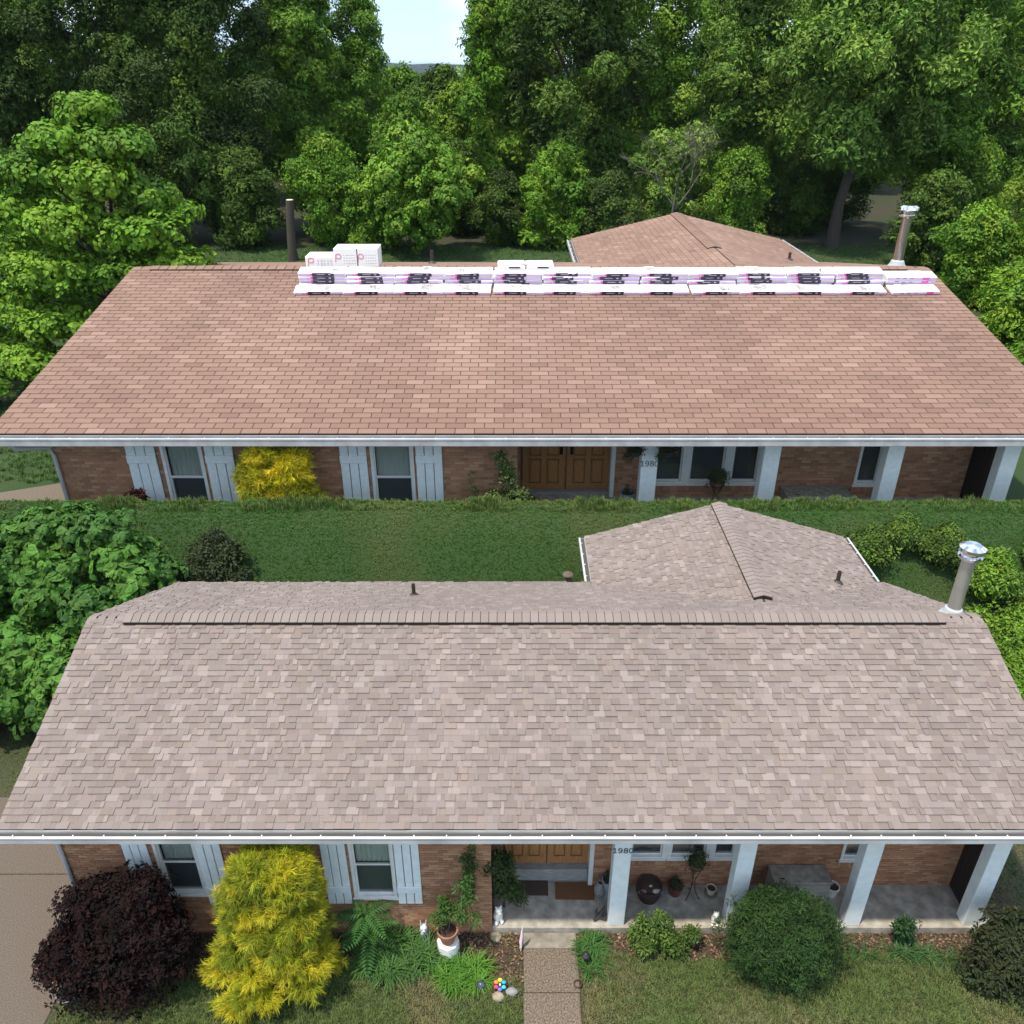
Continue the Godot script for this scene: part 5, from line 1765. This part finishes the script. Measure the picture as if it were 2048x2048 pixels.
func hanging_basket(label: String, at: Vector3, s: float, sd: int) -> void:  # at: the hook
	rng.seed = sd
	var t := thing("hanging_basket", label, "hanging basket", at - Vector3(0, 0.3 * s, 0), "hanging flower baskets")
	var b := at - Vector3(0, 0.3 * s, 0)
	var m := MB.new()
	m.lathe([Vector2(0.05, 0), Vector2(0.1, 0.03), Vector2(0.125, 0.11), Vector2(0.13, 0.12), Vector2(0.115, 0.12), Vector2(0, 0.1)].map(func(q): return q * s), 16, b)
	part(t, "pot", m, plainm("basket_dark", lin(0.03, 0.03, 0.035), 0.7))
	var w := MB.new()
	for i in 3:
		var g := TAU * i / 3.0
		w.tube([b + Vector3(cos(g) * 0.12, 0.115, sin(g) * 0.12) * s, at], [0.004 * s, 0.004 * s], 4)
	part(t, "wire", w, mats["black_metal"])
	crown(t, "foliage", [[b + Vector3(0, 0.13, 0) * s, Vector3(0.17, 0.08, 0.15) * s, -1], [b + Vector3(-0.1, 0.04, 0.08) * s, Vector3(0.1, 0.1, 0.08) * s, -1]], 60, spray(45, 12, 0.1, 0.045, 0.026, 0.3), mats["leaf"], [Color(0.05, 0.06, 0.03), Color(0.07, 0.07, 0.035)], 0.6 * s, 0.9 * s)
	crown(t, "blossoms", [[b + Vector3(0, 0.12, 0.03) * s, Vector3(0.19, 0.1, 0.16) * s, -1]], 12, spray(46, 5, 0.03, 0.02, 0.018, 0.0), mats["leaf"], [Color(0.4, 0.22, 0.18), Color(0.5, 0.42, 0.36)], 0.7 * s, 1.1 * s)

func plant_stand(label: String, at: Vector3, s: float, h: float, sd: int) -> void:
	rng.seed = sd
	var t := thing("plant_stand", label, "plant stand", at)
	var m := MB.new()
	for i in 3:
		var g := TAU * i / 3.0 + 0.4
		var o := Vector3(cos(g), 0, sin(g))
		m.tube([at + o * 0.13 * s, at + o * 0.05 * s + Vector3(0, 0.15 * s, 0), at + o * 0.02 * s + Vector3(0, h * 0.55, 0), at + o * 0.11 * s + Vector3(0, h, 0)], [0.007 * s, 0.007 * s, 0.007 * s, 0.007 * s], 5)
	var ring := []
	var rr := []
	for k in 17:
		var a := TAU * k / 16.0
		ring.append(at + Vector3(cos(a) * 0.11 * s, h, sin(a) * 0.11 * s))
		rr.append(0.006 * s)
	m.tube(ring, rr, 5)
	part(t, "frame", m, mats["black_metal"])
	var p := MB.new()
	p.lathe([Vector2(0.06, -0.08), Vector2(0.1, 0.0), Vector2(0.11, 0.06), Vector2(0.095, 0.06), Vector2(0, 0.04)].map(func(q): return q * s), 14, at + Vector3(0, h, 0))
	part(t, "pot", p, plainm("coir", lin(0.16, 0.09, 0.05), 0.95))
	crown(t, "foliage", [[at + Vector3(0, h + 0.12 * s, 0), Vector3(0.17, 0.13, 0.15) * s, -1]], 75, spray(47, 14, 0.11, 0.05, 0.028, 0.25), mats["leaf"], [Color(0.05, 0.075, 0.03), Color(0.07, 0.07, 0.03), Color(0.04, 0.06, 0.025)], 0.6 * s, 0.95 * s)

func animal_statue(called: String, label: String, at: Vector3, s: float, turn: float, white: Material, trim_m: Material, long_ears: bool) -> void:
	# a small seated garden figure: body, chest, head with muzzle, ears and tail as one cast piece
	var t := thing(called, label, "figurine", at)
	var b := Transform3D(Basis(Vector3.UP, turn), at)
	var m := MB.new()
	m.blob(b * (Vector3(0, 0.1, -0.01) * s), Vector3(0.075, 0.105, 0.08) * s, 12)
	m.blob(b * (Vector3(0, 0.17, 0.02) * s), Vector3(0.058, 0.085, 0.055) * s, 12)
	m.blob(b * (Vector3(0, 0.275, 0.035) * s), Vector3(0.056, 0.052, 0.055) * s, 12)
	m.blob(b * (Vector3(0, 0.262, 0.085) * s), Vector3(0.026, 0.02, 0.022) * s, 8)
	for sg in [-1.0, 1.0]:
		m.blob(b * (Vector3(sg * 0.045, 0.03, 0.06) * s), Vector3(0.028, 0.03, 0.05) * s, 8)
		m.tube([b * (Vector3(sg * 0.03, 0.02, 0.055) * s), b * (Vector3(sg * 0.03, 0.16, 0.045) * s)], [0.02 * s, 0.024 * s], 8)
		var eh := 0.1 if long_ears else 0.045
		m.tube([b * (Vector3(sg * 0.03, 0.31, 0.03) * s), b * (Vector3(sg * 0.042, 0.31 + eh, 0.02) * s)], [0.02 * s, 0.005 * s], 6)
	part(t, "body", m, white)
	var d := MB.new()
	for sg in [-1.0, 1.0]:
		d.blob(b * (Vector3(sg * 0.022, 0.288, 0.082) * s), Vector3(0.007, 0.008, 0.006) * s, 6)
	d.blob(b * (Vector3(0, 0.268, 0.106) * s), Vector3(0.008, 0.006, 0.005) * s, 6)
	part(t, "eyes_and_nose", d, trim_m)
	var tail := MB.new()
	tail.tube([b * (Vector3(0.03, 0.05, -0.08) * s), b * (Vector3(0.07, 0.1, -0.11) * s), b * (Vector3(0.075, 0.17, -0.1) * s)], [0.018 * s, 0.02 * s, 0.008 * s], 8)
	part(t, "tail", tail, white)

func stone(called: String, label: String, at: Vector3, r: Vector3, c: Color, sd: int) -> void:
	var mb := MB.new()
	lump.seed = sd
	mb.blob(at + Vector3(0, r.y * 0.7, 0), r, 14, lump, 0.35)
	lump.seed = 3
	solo(called, label, "stone", mb, grainm("stone%d" % sd, c, 0.9, "concrete", 0.012, 0.6, 1.0, 2.5), at)

func flowerpot(called: String, label: String, at: Vector3, r: float, h: float, c: Material, plant: bool, sd: int) -> void:
	rng.seed = sd
	var t := thing(called, label, "flower pot", at)
	var m := MB.new()
	m.lathe([Vector2(r * 0.72, 0), Vector2(r * 0.95, h * 0.82), Vector2(r * 1.06, h * 0.82), Vector2(r * 1.06, h), Vector2(r * 0.9, h), Vector2(r * 0.86, h * 0.8)], 18, at)
	part(t, "pot", m, c)
	var so := MB.new()
	so.lathe([Vector2(r * 0.87, h * 0.82), Vector2(r * 0.4, h * 0.86), Vector2(0, h * 0.86)], 14, at)
	part(t, "soil", so, plainm("soil", lin(0.06, 0.035, 0.025), 0.95))
	if plant:
		crown(t, "foliage", [[at + Vector3(0, h * 1.15, 0), Vector3(r * 0.9, r * 0.7, r * 0.9), -1]], 40, spray(48, 12, 0.09, 0.045, 0.025, 0.2), mats["leaf"], [Color(0.05, 0.07, 0.03), Color(0.04, 0.055, 0.03)], 0.5, 0.9)

func storage_box(label: String, lo: Vector3, hi: Vector3, s: float) -> void:
	var t := thing("storage_box", label, "storage box", Vector3((lo.x + hi.x) / 2, lo.y, (lo.z + hi.z) / 2))
	var m := grainm("resin", lin(0.33, 0.31, 0.28), 0.7, "paintwear", 0.015, 0.94, 1.0, 0.8)
	var b := MB.new()
	b.box(lo, Vector3(hi.x, hi.y - 0.05 * s, hi.z))
	part(t, "cabinet", b, m)
	var n := 5
	for i in n:
		var p := MB.new()
		var ya := lerpf(lo.y + 0.02, hi.y - 0.06 * s, i / float(n))
		var yb := lerpf(lo.y + 0.02, hi.y - 0.06 * s, (i + 1.0) / n) - 0.012 * s
		p.bevel(Transform3D(Basis(), Vector3((lo.x + hi.x) / 2, (ya + yb) / 2, hi.z + 0.006 * s)), Vector3((hi.x - lo.x) / 2 - 0.02 * s, (yb - ya) / 2, 0.006 * s), 0.004 * s)
		part(t, "slat", p, m)
	var l := MB.new()
	l.bevel(Transform3D(Basis(), Vector3((lo.x + hi.x) / 2, hi.y - 0.024 * s, (lo.z + hi.z) / 2 + 0.01 * s)), Vector3((hi.x - lo.x) / 2 + 0.02 * s, 0.025 * s, (hi.z - lo.z) / 2 + 0.012 * s), 0.012 * s)
	var lid := part(t, "lid", l, grainm("resin_lid", lin(0.36, 0.335, 0.30), 0.65, "concrete", 0.012, 0.68, 1.0, 0.9))
	var hd := MB.new()
	hd.bevel(Transform3D(Basis(), Vector3(lerpf(lo.x, hi.x, 0.16), hi.y + 0.004, hi.z - 0.06 * s)), Vector3(0.03, 0.006, 0.012) * s, 0.004 * s)
	part(lid, "handle", hd, mats["black_metal"])

func porch_things() -> void:
	var fy := 0.152
	var white := grainm("white_stone", lin(0.78, 0.78, 0.76), 0.7, "paintwear", 0.015, 0.94, 1.0, 1.2)
	var black := plainm("black_paint", lin(0.02, 0.02, 0.02), 0.5)
	var mw := grainm("mat_brown", lin(0.12, 0.075, 0.06), 0.97, "matweave", 0.14, 0.55, 1.0, 3.0, 0.8)
	var mo := grainm("mat_orange", lin(0.27, 0.12, 0.05), 0.97, "matweave", 0.14, 0.55, 1.0, 3.0, 0.8)
	for q in [[0.10, 0.57, -8.575, -8.31, mw, "dark brown door mat, left of the two before the nearer door"], [0.68, 1.29, -8.55, -8.235, mo, "rust-orange door mat, right of the two before the nearer door"]]:
		var mb := MB.new()
		mb.bevel(Transform3D(Basis(Vector3.UP, -0.015), Vector3((q[0] + q[1]) / 2, fy + 0.008, (q[2] + q[3]) / 2)), Vector3((q[1] - q[0]) / 2, 0.008, (q[3] - q[2]) / 2), 0.004)
		solo("door_mat", q[5], "door mat", mb, q[4], Vector3((q[0] + q[1]) / 2, fy, (q[2] + q[3]) / 2), "door mats")
	animal_statue("cat_statue", "white seated cat statue at the porch's brick corner", Vector3(-0.21, fy, -7.9), 1.0, 0.3, white, black, false)
	animal_statue("dog_statue", "white seated puppy statue beside the second porch post", Vector3(3.07, fy, -7.86), 0.8, -0.2, white, black, false)
	animal_statue("rabbit_statue", "pale bluish rabbit statue among leaves under the second window", Vector3(-1.32, 0.0, -7.72), 1.05, 0.1, plainm("blue_grey_cast", lin(0.52, 0.56, 0.62), 0.6), black, true)
	var bd := MB.new()
	bd.obox(Transform3D(Basis(Vector3.BACK, 0.21), Vector3(-0.07, 0.72, -8.54)), Vector3(0.035, 0.62, 0.012))
	var bo := thing("leaning_board", "dark narrow wooden board leaning beside the nearer door", "board", Vector3(0.05, fy, -8.54))
	part(bo, "plank", bd, mats["door_dark"])
	var be := MB.new()
	be.obox(Transform3D(Basis(Vector3.BACK, 0.21), Vector3(-0.03, 0.728, -8.538)), Vector3(0.006, 0.62, 0.015))
	part(bo, "pale_edge", be, plainm("raw_wood", lin(0.42, 0.27, 0.15), 0.8))
	# half barrel with stones in it
	var bp := Vector3(2.13, fy, -8.3)
	var br := thing("barrel_planter", "dark half-barrel planter with pale pieces lying in it", "planter", bp)
	var bm := MB.new()
	bm.lathe([Vector2(0.15, 0), Vector2(0.19, 0.12), Vector2(0.205, 0.22), Vector2(0.2, 0.28), Vector2(0.18, 0.28), Vector2(0.175, 0.2)], 22, bp)
	part(br, "tub", bm, grainm("barrel_wood", lin(0.055, 0.035, 0.032), 0.7, "woodgrain", 0.02, 0.72, 1.0, 1.4))
	var bs := MB.new()
	bs.lathe([Vector2(0.178, 0.21), Vector2(0.08, 0.23), Vector2(0, 0.23)], 16, bp)
	part(br, "soil", bs, plainm("soil", lin(0.06, 0.035, 0.025), 0.95))
	var i := 0
	for q in [[-0.12, 0.25, 0.09, 0.07, lin(0.30, 0.20, 0.18), "brownish stone lying in the half barrel"], [0.1, 0.265, 0.1, 0.075, lin(0.62, 0.58, 0.54), "pale flat stone lying in the half barrel"], [0.02, 0.26, 0.0, 0.03, lin(0.7, 0.62, 0.6), "small whitish stone in the middle of the half barrel"]]:
		stone("stone", q[5], bp + Vector3(q[0], q[1] - 0.03, q[2]), Vector3(q[3], 0.025, q[3] * 0.6), q[4], 60 + i)
		i += 1
	flowerpot("red_pot", "dark red round pot right of the half barrel", Vector3(2.55, fy, -8.36), 0.115, 0.2, plainm("red_glaze", lin(0.14, 0.025, 0.025), 0.3), true, 901)
	flowerpot("small_pot", "small cream pot with brown soil near the second post", Vector3(3.12, fy + 0.012, -8.36), 0.075, 0.12, plainm("cream_glaze", lin(0.50, 0.45, 0.38), 0.5), false, 902)
	var sc := MB.new()
	sc.lathe([Vector2(0.07, 0), Vector2(0.11, 0.012), Vector2(0.1, 0.012), Vector2(0, 0.008)], 16, Vector3(3.12, fy, -8.36))
	solo("saucer", "grey saucer under the small cream pot", "saucer", sc, plainm("saucer_grey", lin(0.16, 0.14, 0.12), 0.8), Vector3(3.12, fy, -8.36))
	flowerpot("white_pot", "white pot with dark soil right of the nearer storage box", Vector3(5.0, fy, -8.34), 0.1, 0.2, white, false, 903)
	flowerpot("blue_pot", "blue-grey pot with a green plant behind the first porch post", Vector3(1.5, fy, -8.36), 0.1, 0.34, plainm("blue_glaze", lin(0.22, 0.28, 0.32), 0.4), true, 904)
	plant_stand("wire plant stand with a brown-green plant before the porch windows", Vector3(2.8, fy, -8.3), 0.95, 0.72, 905)
	var vm := MB.new()
	var va := Vector3(1.37, fy, -8.33)
	vm.lathe([Vector2(0.05, 0), Vector2(0.085, 0.06), Vector2(0.09, 0.16), Vector2(0.06, 0.24), Vector2(0.04, 0.28), Vector2(0.05, 0.3), Vector2(0.035, 0.3), Vector2(0.03, 0.26)], 16, va)
	solo("stone_urn", "tall grey urn right of the rust-orange mat", "urn", vm, grainm("urn", lin(0.30, 0.29, 0.28), 0.85, "concrete", 0.012, 0.68, 1.0, 1.7), va)
	var dm := MB.new()
	var da := Vector3(1.33, fy, -7.92)
	dm.tube([da + Vector3(-0.09, 0.02, 0.05), da + Vector3(-0.02, 0.05, 0.0), da + Vector3(0.05, 0.13, -0.04), da + Vector3(0.07, 0.22, -0.05)], [0.022, 0.035, 0.03, 0.012], 7)
	dm.tube([da + Vector3(0.0, 0.05, 0.0), da + Vector3(0.08, 0.06, 0.04), da + Vector3(0.1, 0.15, 0.02)], [0.03, 0.025, 0.01], 7)
	dm.tube([da + Vector3(0.0, 0.03, 0.0), da + Vector3(-0.05, 0.09, -0.05), da + Vector3(-0.03, 0.18, -0.06)], [0.028, 0.02, 0.008], 7)
	solo("driftwood", "twisted brown driftwood at the foot of the first porch post", "driftwood", dm, mats["bark"], da)
	storage_box("grey resin storage box against the nearer porch wall", Vector3(4.0, fy, -8.49), Vector3(4.86, 0.66, -8.17), 1.0)
	hanging_basket("hanging basket of faded flowers behind the nearer house number", Vector3(1.72, 2.44, -8.06), 1.0, 910)
	# folded garden banner
	var fb := Vector3(0.13, 0, -7.5)
	var fl := thing("garden_banner", "narrow white and pink banner on a stake left of the front path", "banner", fb)
	var fs := MB.new()
	fs.tube([fb - Vector3(0, 0.05, 0), fb + Vector3(0.02, 0.5, -0.06)], [0.008, 0.007], 6)
	part(fl, "stake", fs, white)
	var fc := MB.new()
	fc.tube([fb + Vector3(0.004, 0.08, 0.004), fb + Vector3(0.0, 0.2, -0.015), fb + Vector3(0.014, 0.34, -0.03), fb + Vector3(0.02, 0.46, -0.05)], [0.01, 0.026, 0.022, 0.008], 8)
	part(fl, "cloth", fc, plainm("banner_cloth", lin(0.72, 0.58, 0.64), 0.8))
	# stones, pinwheel and ball at the path's edge
	stone("stone", "tan flat stone at the foot of the brick corner", Vector3(-0.24, 0, -7.72), Vector3(0.09, 0.05, 0.1), lin(0.36, 0.30, 0.22), 71)
	stone("stone", "cream rounded stone under the pinwheel", Vector3(-0.19, 0, -6.8), Vector3(0.09, 0.055, 0.07), lin(0.42, 0.37, 0.28), 72)
	stone("stone", "grey upright stone beside the pinwheel", Vector3(0.0, 0, -6.87), Vector3(0.09, 0.06, 0.06), lin(0.34, 0.35, 0.36), 73)
	stone("stone", "small white stone in the grass clump right of the path", Vector3(1.27, 0, -7.7), Vector3(0.032, 0.035, 0.03), lin(0.8, 0.8, 0.76), 74)
	stone("stone", "little pale stone before the first porch post", Vector3(1.62, 0, -7.7), Vector3(0.025, 0.02, 0.025), lin(0.5, 0.46, 0.4), 75)
	var pw := Vector3(-0.17, 0, -6.93)
	var pn := thing("pinwheel", "multicoloured pinwheel on a stick at the path's left edge", "pinwheel", pw)
	var ps := MB.new()
	ps.tube([pw - Vector3(0, 0.05, 0), pw + Vector3(0, 0.14, 0)], [0.006, 0.006], 6)
	part(pn, "stick", ps, white)
	var cl := [lin(0.02, 0.35, 0.6), lin(0.75, 0.65, 0.05), lin(0.85, 0.25, 0.03), lin(0.7, 0.04, 0.12), lin(0.12, 0.15, 0.6), lin(0.05, 0.5, 0.55)]
	for k in 6:
		var a := TAU * k / 6.0 + 0.5
		var hub := pw + Vector3(0, 0.14, 0.02)
		var tilt := Basis(Vector3.RIGHT, -0.7)
		var ct: Vector3 = hub + tilt * (Vector3(cos(a), sin(a), 0) * 0.062)
		var mb := MB.new()
		mb.blob(ct, Vector3(0.036, 0.03, 0.026), 8)
		part(pn, "petal", mb, plainm("petal%d" % k, cl[k], 0.5))
	var hb := MB.new()
	hb.blob(pw + Vector3(0, 0.14, 0.02), Vector3(0.016, 0.016, 0.016), 8)
	part(pn, "hub", hb, white)
	var gb := MB.new()
	gb.blob(Vector3(-0.44, 0.1, -6.93), Vector3(0.06, 0.06, 0.06), 16)
	gb.lathe([Vector2(0.04, -0.01), Vector2(0.03, 0.05), Vector2(0.036, 0.06)], 12, Vector3(-0.44, 0, -6.93))
	solo("gazing_ball", "dark blue gazing ball on a low foot in the bright grass", "garden ball", gb, plainm("ball_blue", lin(0.05, 0.06, 0.12), 0.15), Vector3(-0.44, 0, -6.93))
	var cp := MB.new()
	var ca := Vector3(0.94, 0.0, -6.97)
	cp.lathe([Vector2(0.05, 0.0), Vector2(0.062, 0.07), Vector2(0.052, 0.07), Vector2(0.045, 0.03), Vector2(0, 0.03)], 14, ca)
	solo("brown_pot", "little dark brown pot sunk at the path's right edge", "flower pot", cp, plainm("brown_glaze", lin(0.05, 0.025, 0.018), 0.5), ca)
	var lt := MB.new()
	var la := Vector3(1.07, 0.0, -7.28)
	lt.lathe([Vector2(0.012, -0.03), Vector2(0.012, 0.2), Vector2(0.06, 0.22), Vector2(0.06, 0.25), Vector2(0.02, 0.29), Vector2(0, 0.3)], 12, la)
	solo("path_light", "black solar path light in the grass clump right of the path", "path light", lt, black, la)
	# black and white figurine under the shrub
	animal_statue("skunk_statue", "small black and white animal figure under the light green shrub", Vector3(2.74, 0.0, -7.62), 0.5, 0.4, black, white, false)
	# swan-shaped planter at the drive
	var sw := Vector3(-6.22, 0.012, -6.78)
	var sn := thing("bowl_planter", "grey bowl planter with dark flowers beside the purple bush", "planter", sw)
	var sm := MB.new()
	sm.lathe([Vector2(0.07, 0), Vector2(0.12, 0.06), Vector2(0.15, 0.14), Vector2(0.155, 0.16), Vector2(0.14, 0.16), Vector2(0.12, 0.12)], 18, sw)
	sm.tube([sw + Vector3(0.12, 0.08, 0.02), sw + Vector3(0.2, 0.1, 0.03), sw + Vector3(0.21, 0.17, 0.03)], [0.03, 0.025, 0.015], 8)
	part(sn, "bowl", sm, grainm("bowl_grey", lin(0.30, 0.31, 0.32), 0.8, "concrete", 0.012, 0.68, 1.0, 1.7))
	var sl := MB.new()
	sl.lathe([Vector2(0.138, 0.13), Vector2(0, 0.14)], 14, sw)
	part(sn, "soil", sl, plainm("soil", lin(0.06, 0.035, 0.025), 0.95))
	crown(sn, "foliage", [[sw + Vector3(0, 0.17, 0), Vector3(0.11, 0.05, 0.11), -1]], 26, spray(49, 10, 0.06, 0.04, 0.025, 0.1), mats["leaf"], [Color(0.05, 0.02, 0.03), Color(0.04, 0.05, 0.03)], 0.5, 0.9)

func upper_front_things() -> void:
	var gl := spray(51, 14, 0.24, 0.12, 0.06, 0.0)
	var threads := thread_spray(52, 40, 0.26, 0.0055)
	var gold := [Color(0.56, 0.48, 0.02), Color(0.62, 0.52, 0.028), Color(0.46, 0.42, 0.02), Color(0.26, 0.28, 0.02)]
	rng.seed = 950
	var pads := []
	for i in 46:
		var f := rf(0.0, 1.0)
		var g := rf(0, TAU)
		var wr := lerpf(1.05, 0.5, f * f)
		pads.append([Vector3(cos(g) * wr * 0.72, 0.5 + 1.85 * f, sin(g) * wr * 0.34), Vector3(0.3, 0.14, 0.2) * rf(0.7, 1.2), 1])
	var gy := ground_y(-5.9, -18.35)
	bush("gold_cypress", "golden threadleaf cypress before the farther house's brick wall", "bush", Vector3(-5.9, gy, -18.42), pads, 4400, threads, gold, 0.7, 1.1, mats["needle"], 951, 0.06, "", -0.25)
	bush("purple_bush", "tip of a dark purple bush under the farther house's first shutter", "bush", Vector3(-9.7, ground_y(-9.7, -18.4), -18.4), [[Vector3(0, 0.55, 0), Vector3(0.5, 0.45, 0.25)], [Vector3(0.1, 1.0, 0), Vector3(0.28, 0.26, 0.2)]], 420, spray(53, 16, 0.2, 0.1, 0.055, 0.1), [Color(0.030, 0.012, 0.014), Color(0.045, 0.018, 0.02)], 0.6, 1.0, mats["darkleaf"], 952)
	bush("leafy_shrub", "open leafy shrub left of the farther house's double door", "bush", Vector3(0.0, ground_y(0, -18.45), -18.5), [[Vector3(-0.45, 0.9, 0), Vector3(0.4, 0.35, 0.2)], [Vector3(0.15, 1.0, 0), Vector3(0.4, 0.4, 0.22)], [Vector3(0.35, 0.65, 0), Vector3(0.3, 0.3, 0.2)], [Vector3(-0.1, 1.7, 0), Vector3(0.2, 0.35, 0.12)], [Vector3(-0.3, 2.15, 0), Vector3(0.14, 0.2, 0.1)]], 230, gl, [Color(0.09, 0.145, 0.035), Color(0.055, 0.09, 0.03), Color(0.13, 0.17, 0.045)], 0.6, 1.0, mats["leaf"], 953)
	bush("vine_sprig", "thin yellowish vine sprig on the farther house's brick by the shrub", "plant", Vector3(-0.95, ground_y(-0.95, -18.6), -18.7), [[Vector3(0, 0.9, 0), Vector3(0.12, 0.4, 0.08)], [Vector3(-0.1, 1.4, 0), Vector3(0.08, 0.3, 0.06)]], 36, gl, [Color(0.16, 0.17, 0.05)], 0.4, 0.7, mats["leaf"], 954, 0.012)
	hanging_basket("hanging basket left of the farther house number", Vector3(3.12, 3.3, -18.86), 1.5, 960)
	hanging_basket("hanging basket right of the farther house number", Vector3(3.95, 3.3, -18.86), 1.5, 961)
	plant_stand("plant stand with a brown-green plant before the farther porch windows", Vector3(5.55, 0.935, -19.75), 1.7, 0.66, 962)
	flowerpot("porch_pot", "pot with a green plant behind the farther house's first post", Vector3(3.15, 0.935, -19.75), 0.2, 0.42, plainm("blue_glaze", lin(0.22, 0.28, 0.32), 0.4), true, 963)
	storage_box("grey storage box against the farther porch wall", Vector3(7.5, 0.935, -20.27), Vector3(9.25, 1.3, -19.6), 1.7)
